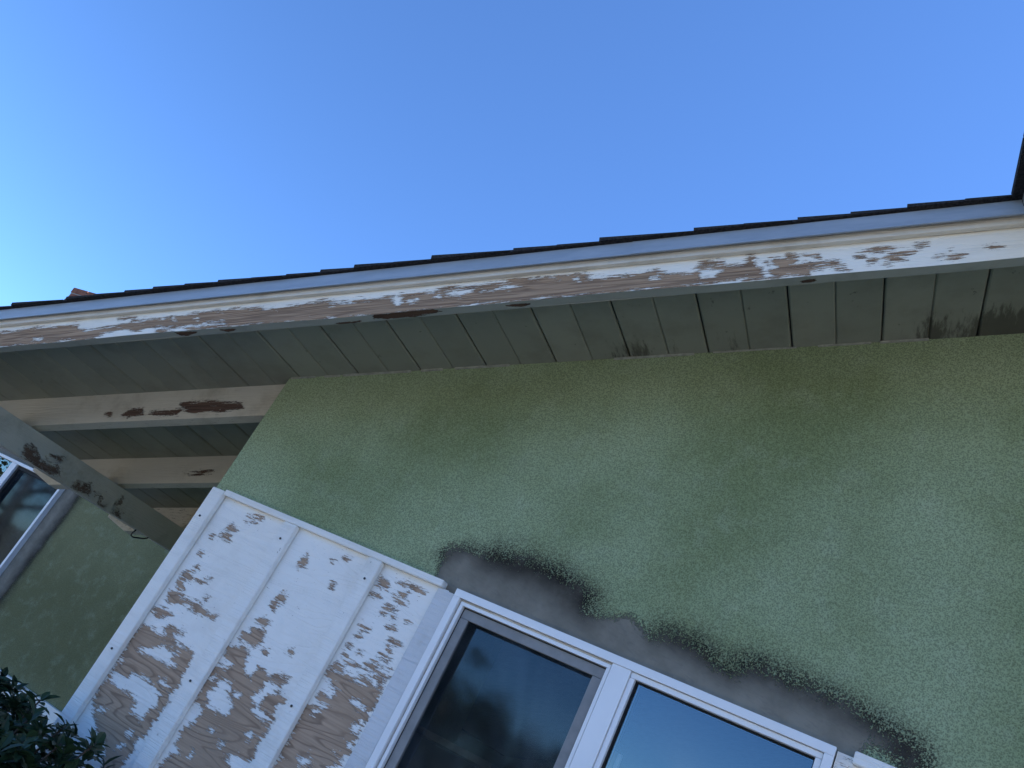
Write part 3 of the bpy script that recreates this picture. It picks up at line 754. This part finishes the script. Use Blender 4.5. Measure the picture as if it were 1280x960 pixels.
# underside with patches of rot
uy = np.linspace(yf + 0.0005, yb, 9)
UX, UY = np.meshgrid(su, uy, indexing='ij')
ROT = [[(-1.49, -0.398), (-1.33, -0.3985), (-1.31, -0.386), (-1.40, -0.379), (-1.50, -0.384)],
       [(-1.62, -0.380), (-1.54, -0.381), (-1.56, -0.376), (-1.61, -0.376)], [(-1.14, -0.39), (-1.08, -0.388), (-1.10, -0.38)],
       [(-2.12, -0.396), (-2.05, -0.39), (-2.09, -0.377), (-2.11, -0.38)], [(-1.97, -0.39), (-1.92, -0.388), (-1.95, -0.377)],
       [(-0.47, -0.385), (-0.44, -0.385), (-0.455, -0.38)]]
pf2 = peel_field(UX, UY, ROT, [], 0.008)
W0 = float(sw[0])
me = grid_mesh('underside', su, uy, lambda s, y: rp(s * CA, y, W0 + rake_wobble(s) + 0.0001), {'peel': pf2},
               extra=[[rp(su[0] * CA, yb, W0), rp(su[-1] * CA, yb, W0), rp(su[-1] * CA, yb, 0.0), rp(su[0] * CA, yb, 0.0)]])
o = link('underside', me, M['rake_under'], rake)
o['label'] = 'grey green underside of the rake board with spots of rot'

# ---- porch: rafters and beam
for i, y in enumerate((0.030, 0.487, 0.950, 1.41, 1.87)):
    ss = np.concatenate([np.arange(-3.43 / CA, -1.90 / CA, 0.006), [-1.90 / CA]]) if i == 0 else np.linspace(-3.43 / CA, -1.90 / CA, 60)
    ss = np.clip(ss, -3.37 / CA, None); ss = np.unique(ss)
    sw2 = np.linspace(-0.115, -0.001, 24 if i == 0 else 8)
    RX, RY = np.meshgrid(ss, sw2, indexing='ij')
    if i == 0:
        q = peel_field(RX, RY, RAF_W, [], 0.010)
    elif i == 1:
        q = peel_field(RX, RY, [[(-2.78, -0.075), (-2.66, -0.06), (-2.62, -0.07), (-2.70, -0.085)]], [], 0.012) - 0.15
    else:
        q = np.full(RX.shape, -0.7)

    def low(x):
        return -0.115 if x > -3.25 else -0.115 + 0.068 * min(1, (-3.25 - x) / 0.12)

    def rf(s, w, y=y):
        x = s * CA
        lo = low(x)
        return rp(x, y, lo + (w + 0.115) / 0.114 * (-0.001 - lo))
    yb2 = y + 0.042
    ex = []
    for xa, xb in ((-3.37, -3.25), (-3.25, -1.90)):
        ex.append([rp(xa, y, low(xa)), rp(xa, yb2, low(xa)), rp(xb, yb2, low(xb)), rp(xb, y, low(xb))])
        ex.append([rp(xa, yb2, low(xa)), rp(xa, yb2, -0.001), rp(xb, yb2, -0.001), rp(xb, yb2, low(xb))])
    ex.append([rp(-3.37, y, low(-3.37)), rp(-3.37, y, -0.001), rp(-3.37, yb2, -0.001), rp(-3.37, yb2, low(-3.37))])
    o = link('rafter', grid_mesh('rafter', ss, sw2, rf, {'peel': q}, extra=ex), M['rafter'], house)
    if i == 0: o['label'] = 'cream rafter with a row of bare brown patches'

by = np.arange(-0.37, 1.996, 0.012)
bz = np.linspace(1.875, 1.977, 14)
BX, BY = np.meshgrid(by, bz, indexing='ij')
q = peel_field(BX, BY, BEAM_W, [], 0.02)
xa, xb = -2.94, -2.85
ex = [[(xa, -0.37, 1.875), (xb, -0.37, 1.875), (xb, 1.995, 1.875), (xa, 1.995, 1.875)],
      [(xa, -0.37, 1.977), (xb, -0.37, 1.977), (xb, 1.995, 1.977), (xa, 1.995, 1.977)],
      [(xa, -0.37, 1.875), (xa, 1.995, 1.875), (xa, 1.995, 1.977), (xa, -0.37, 1.977)],
      [(xa, -0.37, 1.875), (xb, -0.37, 1.875), (xb, -0.37, 1.977), (xa, -0.37, 1.977)]]
beam = link('porch_beam', grid_mesh('porch_beam', by, bz, lambda u, v: (xb + 0.0010 * math.sin(u * 9) * math.sin(v * 60), u, v), {'peel': q}, extra=ex), M['beam'], house)
beam['label'] = 'grey painted porch beam with dark brown stains'


def tube(name, pts, r, mat, parent, seg=6):
    bm = bmesh.new()
    rings = []
    for i, p in enumerate(pts):
        p = Vector(p)
        d = (Vector(pts[min(i + 1, len(pts) - 1)]) - Vector(pts[max(i - 1, 0)])).normalized()
        a = d.cross(Vector((0.31, 0.55, 0.77))).normalized()
        b = d.cross(a)
        rr = r[i] if isinstance(r, (list, tuple)) else r
        rings.append([bm.verts.new(p + (a * math.cos(t) + b * math.sin(t)) * rr) for t in [2 * math.pi * j / seg for j in range(seg)]])
    for r0, r1 in zip(rings[:-1], rings[1:]):
        for j in range(seg):
            bm.faces.new((r0[j], r0[(j + 1) % seg], r1[(j + 1) % seg], r1[j]))
    bm.faces.new(rings[0][::-1]); bm.faces.new(rings[-1])
    return link(name, to_mesh(bm, name), mat, parent, True)


hx = -2.87
tube('hook', [(hx, 0.700, 1.886), (hx, 0.698, 1.868), (hx, 0.692, 1.855), (hx, 0.694, 1.846), (hx, 0.706, 1.843), (hx, 0.735, 1.852), (hx, 0.760, 1.860), (hx, 0.775, 1.870), (hx, 0.778, 1.88)],
     0.0032, M['hook'], beam)

# ---- board and batten siding beside the window
px_ = np.unique(np.round(np.concatenate([np.arange(-1.891, -1.035, 0.003), [-1.035]]), 4))
pz_ = np.unique(np.round(np.concatenate([np.linspace(-0.1, 1.20, 40), np.arange(1.21, 2.012, 0.003), [2.0125]]), 4))
QX, QY = np.meshgrid(px_, pz_, indexing='ij')
q = peel_field(QX, QY, PLY_W, PLY_P, 0.016)
q = np.where(QY < 1.22, 0.12, q)
sid = link('siding_panel', grid_mesh('siding_panel', px_, pz_, lambda u, v: (u, -0.012 + 0.0012 * math.sin(u * 11 + 2) * math.sin(v * 4.2), v), {'peel': q},
           extra=[[(-1.891, -0.012, -0.1), (-1.891, -0.001, -0.1), (-1.891, -0.001, 2.0125), (-1.891, -0.012, 2.0125)]]), M['plywood'], house)
sid['label'] = 'plywood siding left of the window with white paint peeling off grey brown wood'


def plank(name, mat, parent, x0, x1, y0, y1, z0, z1, bow=0.0, n=14, bev=0.0016, axis='z', seed=0):
    """a board with softened edges and a slight bow along its length"""
    bm = bmesh.new()
    box(bm, x0, x1, y0, y1, z0, z1)
    bmesh.ops.recalc_face_normals(bm, faces=bm.faces)
    bmesh.ops.bevel(bm, geom=list(bm.edges), offset=bev, segments=2, affect='EDGES')
    for i in range(1, n):
        if axis == 'z':
            co, no = (0, 0, z0 + (z1 - z0) * i / n), (0, 0, 1)
        else:
            co, no = (x0 + (x1 - x0) * i / n, 0, 0), (1, 0, 0)
        bmesh.ops.bisect_plane(bm, geom=list(bm.verts) + list(bm.edges) + list(bm.faces), plane_co=co, plane_no=no)
    for v in bm.verts:
        t = v.co.z if axis == 'z' else v.co.x
        wv = bow * (math.sin(t * 3.3 + seed) + 0.5 * math.sin(t * 8.1 + seed * 2.3))
        v.co.y -= abs(wv) * 0.7
        if axis == 'z': v.co.x += wv
        else: v.co.z += wv
    return link(name, to_mesh(bm, name), mat, parent)


plank('corner_board', M['white_wood'], sid, -1.891, -1.842, -0.031, -0.0135, -0.1, 2.022, 0.0012, seed=1)
plank('batten', M['white_wood'], sid, -1.588, -1.541, -0.031, -0.0135, -0.1, 2.0105, 0.0015, seed=2)
plank('batten', M['white_wood'], sid, -1.281, -1.2365, -0.031, -0.0135, -0.1, 2.0105, 0.0012, seed=4)
plank('edge_board', M['white_board'], sid, -1.062, -1.0135, -0.0195, -0.0135, -0.1, 2.009, 0.0008, bev=0.001, seed=5)
plank('top_trim', M['white_trim'], sid, -1.8415, -1.052, -0.029, -0.0005, 2.0125, 2.0295, 0.0010, axis='x', seed=3)
nbm = bmesh.new()
bmesh.ops.create_cone(nbm, cap_ends=True, segments=8, radius1=0.0034, radius2=0.0030, depth=0.002, matrix=Matrix.Rotation(R(90), 4, 'X'))
nail_me = to_mesh(nbm, 'nail')
nail_me.materials.append(M['hook'])
for nx_, nz_ in ((-1.566, 1.962), (-1.571, 1.55), (-1.563, 1.28), (-1.259, 1.955), (-1.262, 1.615), (-1.256, 1.30), (-1.868, 1.93), (-1.865, 1.52)):
    o = link('nail', nail_me, None, sid)
    o.location = (nx_, -0.0335, nz_)
# siding to the right of the window, with the broken end of its trim
px2 = np.linspace(-0.1105, 3.2, 60)
pz2 = np.linspace(-0.1, 2.020, 40)
QX, QY = np.meshgrid(px2, pz2, indexing='ij')
sid2 = link('siding_panel', grid_mesh('siding_panel', px2, pz2, lambda u, v: (u, -0.012, v), {'peel': np.full(QX.shape, -0.45)},
            extra=[[(-0.1105, -0.012, 2.02), (3.2, -0.012, 2.02), (3.2, -0.001, 2.02), (-0.1105, -0.001, 2.02)]]), M['plywood'], house)
sid2['label'] = 'corner of white siding right of the window, cut by the frame'
plank('top_trim', M['white_trim'], sid2, -0.0805, 3.2, -0.030, -0.0125, 2.006, 2.030, 0.0012, axis='x', n=24, seed=7)


# ---- windows
def ring(bm, x0, x1, z0, z1, t, y0, y1, tb=None):
    """four-sided frame of width t, mitred as butted bars"""
    tb = tb or t
    box(bm, x0, x1, y0, y1, z1 - t, z1)
    box(bm, x0, x1, y0, y1, z0, z0 + tb)
    box(bm, x0, x0 + t, y0, y1, z0 + tb, z1 - t)
    box(bm, x1 - t, x1, y0, y1, z0 + tb, z1 - t)


def ringpart(name, mat, parent, *a, bevel=0.0015, **k):
    bm = bmesh.new()
    ring(bm, *a, **k)
    return link(name, to_mesh(bm, name, bevel, 2), mat, parent)


def pane(name, mat, parent, x0, x1, z0, z1, y):
    nx, nz = 8, 8
    return link(name, grid_mesh(name, np.linspace(x0, x1, nx), np.linspace(z0, z1, nz), lambda u, v: (u, y, v)), mat, parent)


WX0, WX1, WZ0, WZ1 = -1.0115, -0.1130, 0.8505, 2.0240
win = ringpart('window', M['vinyl'], house, WX0, WX1, WZ0, WZ1, 0.0185, -0.026, 0.055)
win['label'] = 'white vinyl sliding window, grey screened left half and bare glass right half'
ringpart('track', M['vinyl_dirty'], win, WX0 + 0.019, -0.5835, WZ0 + 0.019, WZ1 - 0.019, 0.004, -0.0135, 0.05, bevel=0.0006)
ringpart('inner_frame', M['vinyl'], win, WX0 + 0.0235, -0.585, WZ0 + 0.0235, WZ1 - 0.0235, 0.0085, -0.0185, 0.05, bevel=0.001)
part('mullion', M['vinyl'], win, [(-0.5830, -0.5385, -0.0235, 0.05, WZ0 + 0.0186, WZ1 - 0.0186)], bevel=0.0015, seg=2)
ringpart('glazing_bead', M['vinyl'], win, -0.5380, WX1 - 0.0190, WZ0 + 0.019, WZ1 - 0.019, 0.0125, -0.0185, 0.04, bevel=0.0025)
ringpart('gasket', M['rubber'], win, -0.5253, WX1 - 0.0318, WZ0 + 0.0318, WZ1 - 0.0318, 0.0018, -0.0065, 0.02, bevel=0.0)
sx0, sx1, sz0, sz1 = WX0 + 0.0325, -0.594, WZ0 + 0.0325, WZ1 - 0.0325
ringpart('screen_gasket', M['rubber'], win, sx0, sx1, sz0, sz1, 0.0025, -0.0065, 0.03, bevel=0.0)
scf = ringpart('screen_frame', M['screen_frame'], win, sx0 + 0.0026, sx1 - 0.0026, sz0 + 0.0026, sz1 - 0.0026, 0.023, -0.0080, 0.004, bevel=0.002)
pane('screen_mesh', M['screen'], scf, sx0 + 0.0245, sx1 - 0.0245, sz0 + 0.0245, sz1 - 0.0245, -0.003)
pane('pane', M['glass_soft'], win, sx0 + 0.003, sx1 - 0.003, sz0 + 0.003, sz1 - 0.003, 0.022)
pane('pane', M['glass'], win, -0.5245, WX1 - 0.0325, WZ0 + 0.0325, WZ1 - 0.0325, 0.004)

# ---- the wing behind the porch
us = sorted(set([round(v, 4) for v in np.concatenate([np.linspace(-10, -6.4, 10), np.arange(-5.3, -4.7, 0.012), np.linspace(-4.69, -1.76, 12)])] + [-6.25, -5.105]))
vs = sorted(set([round(v, 4) for v in np.concatenate([np.linspace(GZ, 2.60, 90)])] + [0.97, 2.035]))
PX, PY = np.meshgrid(np.array(us), np.array(vs), indexing='ij')
sd = -sdf(PX, PY, [(-6.5, 0.9), (-4.945, 0.9), (-4.95, 1.4), (-4.93, 1.8), (-4.95, 2.12), (-6.5, 2.15)])
dark = np.clip(1.2 - seg_dist(PX, PY, [(-4.93, 0.9), (-4.96, 1.5), (-4.94, 2.1), (-5.6, 2.13)]) / 0.07, 0, 1) * 0.8
me = grid_mesh('wing_wall', us, vs, lambda u, v: (u, 2.0, v), {'patch': np.clip(sd, -0.3, 0.3), 'dark': dark},
               skip=lambda u, v: -6.25 < u < -5.105 and 0.97 < v < 2.035)
o = link('wing_wall', me, M['stucco_porch'], house)
o['label'] = 'shaded green stucco wall at the back of the porch'
bm = bmesh.new()
box(bm, -10, -9.85, 2.01, 6.9, GZ, 2.60)
box(bm, -10, -1.8, 6.9, 7.05, GZ, 2.60)
me = to_mesh(bm, 'wing_rear_wall')
link('wing_rear_wall', me, M['stucco_porch'], house)
for an, v in (('patch', 0.3), ('dark', 0.0)):
    at = me.attributes.new(an, 'FLOAT', 'POINT'); at.data.foreach_set('value', [v] * len(me.vertices))
bm = bmesh.new()
e0, e1 = 2.50, 2.50 + 2.85 * TA
hexa(bm, [(-10.4, 1.65, e0), (-1.5, 1.65, e0), (-1.5, 4.5, e1), (-10.4, 4.5, e1), (-10.4, 1.65, e0 + .07), (-1.5, 1.65, e0 + .07), (-1.5, 4.5, e1 + .07), (-10.4, 4.5, e1 + .07)])
hexa(bm, [(-10.4, 7.35, e0), (-1.5, 7.35, e0), (-1.5, 4.5, e1), (-10.4, 4.5, e1), (-10.4, 7.35, e0 + .07), (-1.5, 7.35, e0 + .07), (-1.5, 4.5, e1 + .07), (-10.4, 4.5, e1 + .07)])
for xx in (-9.99, -9.86):
    v = [bm.verts.new(p) for p in ((xx, 2.0, 2.6), (xx, 7.0, 2.6), (xx, 4.5, e1 - 0.01))]
    bm.faces.new(v)
wroof = link('wing_roof', to_mesh(bm, 'wing_roof'), M['shingle'], house)

w2 = ringpart('window', M['vinyl'], house, -6.249, -5.106, 0.971, 2.034, 0.020, 1.965, 2.06)
w2['label'] = 'white framed sliding window on the porch wall, cut by the left edge'
part('mullion', M['vinyl'], w2, [(-5.705, -5.645, 1.968, 2.05, 0.9915, 2.0135)], bevel=0.002, seg=2)
ringpart('gasket', M['rubber'], w2, -5.644, -5.127, 0.992, 2.0133, 0.022, 1.985, 2.04, bevel=0.0)
pane('screen_mesh', M['screen'], w2, -5.622, -5.149, 1.014, 1.991, 1.992)
pane('pane', M['glass_soft'], w2, -5.622, -5.149, 1.014, 1.991, 2.012)
pane('pane', M['glass'], w2, -6.228, -5.706, 0.992, 2.013, 2.004)

wain = part('wainscot', M['white_board'], house, [(-10, -1.915, 1.982, 1.999, GZ, 0.868)])
wain['label'] = 'white siding along the foot of the porch wall'
plank('top_trim', M['white_trim'], wain, -10, -1.915, 1.966, 1.9985, 0.8685, 0.945, 0.002, axis='x', n=30, seed=9)
for i in range(20):
    xx = -9.8 + i * 0.405
    part('batten', M['white_wood'], wain, [(xx, xx + 0.05, 1.964, 1.9815, GZ, 0.8675)], bevel=0.002)

# ---- brick chimney on the wing, only its top corner clears the roof edge
ch = part('chimney', M['mortar'], wroof, [(-8.265, -7.735, 3.015, 3.535, 3.0, 3.870), (-8.235, -7.765, 3.045, 3.505, 3.8705, 3.885)], bevel=0.004)
ch['label'] = 'red brown brick chimney, its top corner just above the roof edge'
bmx = bmesh.new(); box(bmx, -0.119, 0.119, -0.05, 0.05, -0.031, 0.031)
brick_me = to_mesh(bmx, 'brick', 0.006, 2); brick_me.materials.append(M['brick'])
bmx = bmesh.new(); box(bmx, -0.05, 0.05, -0.119, 0.119, -0.031, 0.031)
brick_side = to_mesh(bmx, 'brick_side', 0.006, 2); brick_side.materials.append(M['brick'])
for c in range(6):
    z = 3.873 - c * 0.073
    sh = 0.0 if c % 2 == 0 else 0.06
    for bi in range(2):
        for yy in (3.06, 3.49):
            o = link('brick', brick_me, None, ch); o.location = (-8.155 + sh * 0.5 + bi * 0.25, yy, z)
        o = link('brick', brick_side, None, ch); o.location = (-8.225, 3.155 + 0.1 * 0 + bi * 0.25 - 0.0, z - 0.0005)
        o = link('brick', brick_side, None, ch); o.location = (-7.775, 3.155 + bi * 0.25, z - 0.0005)
bm = bmesh.new()
prof = [(0.075, 3.88), (0.075, 3.94), (0.088, 3.945), (0.088, 3.965), (0.066, 3.965), (0.066, 3.89)]
rings = [[bm.verts.new((-7.885 + r_ * math.cos(2 * math.pi * j / 20), 3.2 + r_ * math.sin(2 * math.pi * j / 20), z)) for j in range(20)] for r_, z in prof]
for r0, r1 in zip(rings[:-1], rings[1:]):
    for j in range(20): bm.faces.new((r0[j], r0[(j + 1) % 20], r1[(j + 1) % 20], r1[j]))
link('flue', to_mesh(bm, 'flue'), M['clay'], ch)

# ================================================================== things behind the glass
cab = empty('cabinet', (-1.03, 0.55, GZ))
tag(cab, 'dark cabinet with a pale top edge seen dimly through the left window pane', 'cabinet')
part('body', M['curtain'], cab, [(-1.42, -0.90, 0.34, 0.75, GZ, 1.695)], bevel=0.004)
part('top', M['tan_wood'], cab, [(-1.44, -0.88, 0.32, 0.76, 1.696, 1.716)], bevel=0.003)
part('knob', M['brass'], cab, [(-1.10, -1.085, 0.318, 0.339, 1.45, 1.465)], bevel=0.004)

orn = empty('hanging_ornament', (-0.530, 0.085, 1.80))
tag(orn, 'small tan and white ornament hanging behind the right window pane', 'ornament')
tube('cord', [(-0.532, 0.085, 1.985), (-0.531, 0.085, 1.93), (-0.533, 0.085, 1.871)], 0.0008, M['hook'], orn, 5)
bm = bmesh.new()
bmesh.ops.create_uvsphere(bm, u_segments=12, v_segments=8, radius=0.008)
for v in bm.verts: v.co = Vector((v.co.x * 0.9, v.co.y * 0.8, v.co.z * 1.25)) + Vector((-0.533, 0.085, 1.862))
link('finial', to_mesh(bm, 'finial'), M['hook'], orn, True)
part('body', M['tan_wood'], orn, [(-0.543, -0.529, 0.078, 0.092, 1.812, 1.851)], bevel=0.003, seg=2)
part('tile', M['ceramic'], orn, [(-0.527, -0.517, 0.079, 0.090, 1.818, 1.850)], bevel=0.0015)
part('base', M['brass'], orn, [(-0.546, -0.516, 0.074, 0.096, 1.803, 1.811)], bevel=0.002)


# ================================================================== plants
def leaf_verts(L, Wd, fold=0.18, curl=0.2):
    pts = []
    prof = [(0.0, 0.06), (0.22, 0.62), (0.5, 1.0), (0.78, 0.72), (1.0, 0.0)]
    for t, w in prof:
        z = -curl * L * t * t
        pts.append(((t * L), 0.0, z))
        if w > 0.001:
            pts.append((t * L, w * Wd / 2, z + fold * w * Wd))
            pts.append((t * L, -w * Wd / 2, z + fold * w * Wd))
    faces = []
    idx = [(0, 1, 2), (3, 4, 5), (6, 7, 8), (9, 10, 11)]
    for a, b in zip(idx[:-1], idx[1:]):
        faces.append((a[0], b[0], b[1], a[1]))
        faces.append((a[0], a[2], b[2], b[0]))
    faces += [(9, 12, 10), (9, 11, 12)]
    return pts, faces


def leaf_matrix(p, d, roll, s):
    d = d.normalized()
    side = d.cross(Vector((0, 0, 1)))
    if side.length < 1e-3: side = Vector((1, 0, 0))
    side.normalize()
    up = side.cross(d)
    m = Matrix((d, side, up)).transposed().to_4x4()
    return Matrix.Translation(p) @ m @ Matrix.Rotation(roll, 4, 'X') @ Matrix.Scale(s, 4)


def build_shrub():
    rg = random.Random(11)
    c = Vector((-1.98, -0.38, 0.78))
    rad = Vector((0.545, 0.30, 0.575))
    root = empty('shrub', (c.x, c.y, GZ))
    tag(root, 'dark green glossy leaved shrub in front of the peeling siding', 'shrub')
    lv, lf = leaf_verts(1.0, 0.46)
    leaf_me = bpy.data.meshes.new('leaf')
    leaf_me.from_pydata(lv, [], lf)
    leaf_me.materials.append(M['leaf'])
    base = np.array(lv)
    V, F = [], []
    tips = []
    for i in range(1100):
        u, v = rg.uniform(0, 2 * math.pi), rg.uniform(-0.75, 1)
        s = math.sqrt(max(0, 1 - v * v))
        k = rg.uniform(0.5, 1.0) ** 0.5 * rg.uniform(0.88, 1.05)
        n = Vector((s * math.cos(u), s * math.sin(u), v))
        q4 = (abs(n.x) ** 4 + abs(n.y) ** 4 + abs(n.z) ** 4) ** 0.25
        p = c + Vector((n.x * rad.x, n.y * rad.y, n.z * rad.z)) * (k / q4)
        if p.y > -0.05: p.y = -0.05 - rg.uniform(0, 0.05)
        tips.append((p, (n + Vector((0, 0, 0.5))).normalized(), k))
    for i in range(520):
        p = Vector((rg.uniform(-2.02, -1.435), rg.uniform(-0.56, -0.12), rg.uniform(1.02, 1.345)))
        e = max(0.0, (p.x + 1.56) / 0.125)
        p.z -= 0.05 * e * e * rg.uniform(0.3, 1.0) + 0.02 * math.sin(p.x * 17) * rg.random()
        tips.append((p, Vector((rg.gauss(0.1, 0.4), rg.gauss(-0.2, 0.4), 0.9)).normalized(), 1.0))
    # sprigs that stand out of the outline
    for p in ((-1.475, -0.30, 1.372), (-1.60, -0.28, 1.362), (-1.69, -0.30, 1.378), (-1.53, -0.33, 1.34), (-1.82, -0.32, 1.365), (-1.64, -0.34, 1.355)):
        tips.append((Vector(p), Vector((0.35, -0.1, 0.9)).normalized(), 2.0))
    cand = []
    for p, n, k in tips:
        m = rg.randint(6, 9)
        for j in range(m):
            an = 2 * math.pi * j / m + rg.uniform(-0.4, 0.4)
            side = n.orthogonal().normalized()
            d = Matrix.Rotation(an, 3, n) @ side
            d = (d + n * rg.uniform(0.1, 1.0)).normalized()
            s = rg.uniform(0.030, 0.052)
            q = p - n * rg.uniform(0, 0.03)
            cand.append((q, leaf_matrix(q, d, rg.uniform(-0.5, 0.5), s)))
    # the leaves that show largest are objects of their own, the rest one mass
    near = sorted(cand, key=lambda a: -(a[0].z + 0.30 * a[0].x - 0.25 * a[0].y))[:240]
    ids = set(id(a[1]) for a in near)
    for q, mt in cand:
        if id(mt) in ids:
            o = link('leaf', leaf_me, None, root)
            o.matrix_parent_inverse = Matrix.Identity(4)
            o.matrix_basis = Matrix.Translation(-Vector(root.location)) @ mt
        else:
            k = len(V)
            V += [tuple(mt @ Vector(b)) for b in base]
            F += [tuple(k + i for i in f) for f in lf]
    me = bpy.data.meshes.new('foliage')
    me.from_pydata(V, [], F)
    o = link('foliage', me, M['leaf'], root)
    o['kind'] = 'stuff'
    for p, n, k in tips[::14] + tips[-6:]:
        a = Vector((c.x + rg.uniform(-0.06, 0.06), c.y + rg.uniform(-0.05, 0.05), GZ))
        b = p * 0.5 + a * 0.5 + Vector((0, 0, 0.25))
        tube('stem', [a, a * 0.6 + b * 0.4, b, p * 0.65 + b * 0.35, p], [0.011, 0.009, 0.007, 0.004, 0.002], M['bark'], root, 5)


build_shrub()


def build_tree(x, y, h, rx, seed, label):
    rg = random.Random(seed)
    root = empty('tree', (x, y, GZ))
    tag(root, label, 'tree', 'trees facing the house')
    tube('trunk', [(x, y, GZ), (x + 0.05, y, GZ + h * 0.25), (x - 0.05, y + 0.05, GZ + h * 0.5), (x, y, GZ + h * 0.8)], [0.20, 0.15, 0.11, 0.04], M['bark'], root, 9)
    V, F = [], []
    for li in range(9):
        a = rg.uniform(0, 2 * math.pi)
        z0 = GZ + h * rg.uniform(0.28, 0.6)
        e = Vector((x + math.cos(a) * rx * rg.uniform(.5, .85), y + math.sin(a) * rx * rg.uniform(.5, .85), z0 + h * rg.uniform(0.08, 0.3)))
        tube('limb', [(x, y, z0), tuple(Vector((x, y, z0)).lerp(e, 0.5) + Vector((0, 0, 0.1))), tuple(e)], [0.06, 0.04, 0.015], M['bark'], root, 6)
        for cl in range(7):
            cc = e + Vector((rg.gauss(0, rx * 0.28), rg.gauss(0, rx * 0.28), rg.gauss(0, h * 0.09)))
            cr = rg.uniform(0.25, 0.5) * rx * 0.6
            for _ in range(95):
                p = cc + Vector((rg.gauss(0, cr * 0.5), rg.gauss(0, cr * 0.5), rg.gauss(0, cr * 0.4)))
                d = Vector((rg.uniform(-1, 1), rg.uniform(-1, 1), rg.uniform(-0.8, 0.5))).normalized()
                s = d.orthogonal().normalized() * rg.uniform(0.03, 0.05)
                L = d * rg.uniform(0.09, 0.15)
                k = len(V)
                V += [tuple(p - s), tuple(p + L * 0.5 - s * 1.2), tuple(p + L), tuple(p + L * 0.5 + s * 1.2)]
                F.append((k, k + 1, k + 2, k + 3))
    me = bpy.data.meshes.new('crown')
    me.from_pydata(V, [], F)
    link('crown', me, M['tree_leaf'], root)['kind'] = 'stuff'


build_tree(-10.2, -19.0, 4.1, 1.9, 1, 'leafy tree across the road, mirrored in the left window pane')
build_tree(-7.6, -20.5, 3.5, 1.6, 2, 'smaller leafy tree across the road, mirrored low in the left window pane')
build_tree(-13.0, -21.5, 4.6, 2.1, 3, 'tall leafy tree across the road, farthest from the house')
build_tree(-17.0, -6.2, 6.2, 3.6, 4, 'dense tree beside the drive, mirrored in the porch window')


# ---- unseen house over the road, added to bounce sunlight onto the front
M['cream_stucco'] = mat_simple('cream_stucco', (0.62, 0.57, 0.48), (0.70, 0.65, 0.56), 12, 0.9, 0.15, 0.3, 0.004)
M['roof_tile'] = mat_simple('brown_roof', (0.16, 0.095, 0.065), (0.24, 0.15, 0.10), 30, 0.9, 0.15, 0.5, 0.006)
nb = empty('added_neighbour_house', (7.5, -13.0, GZ))
tag(nb, 'unseen cream bungalow added behind the camera to bounce sunlight onto the front', 'house')
part('wall', M['cream_stucco'], nb, [(1.5, 13.5, -16.0, -10.5, GZ, 3.0)])
bm = bmesh.new()
hexa(bm, [(1.0, -10.0, 2.9), (14.0, -10.0, 2.9), (14.0, -13.25, 4.1), (1.0, -13.25, 4.1), (1.0, -10.0, 3.02), (14.0, -10.0, 3.02), (14.0, -13.25, 4.22), (1.0, -13.25, 4.22)])
hexa(bm, [(1.0, -16.5, 2.9), (14.0, -16.5, 2.9), (14.0, -13.25, 4.1), (1.0, -13.25, 4.1), (1.0, -16.5, 3.02), (14.0, -16.5, 3.02), (14.0, -13.25, 4.22), (1.0, -13.25, 4.22)])
link('roof', to_mesh(bm, 'roof'), M['roof_tile'], nb)
for wx in (3.0, 6.0, 11.0):
    wf = ringpart('window', M['vinyl'], nb, wx, wx + 1.3, 0.85, 2.1, 0.06, -10.499, -10.45)
    pane('pane', M['glass'], wf, wx + 0.06, wx + 1.24, 0.91, 2.04, -10.48)
dr = part('door', M['tan_wood'], nb, [(8.7, 9.6, -10.499, -10.45, GZ + 0.01, 1.95)], bevel=0.006)
part('handle', M['brass'], dr, [(8.80, 8.84, -10.449, -10.40, 0.80, 0.92)], bevel=0.004)
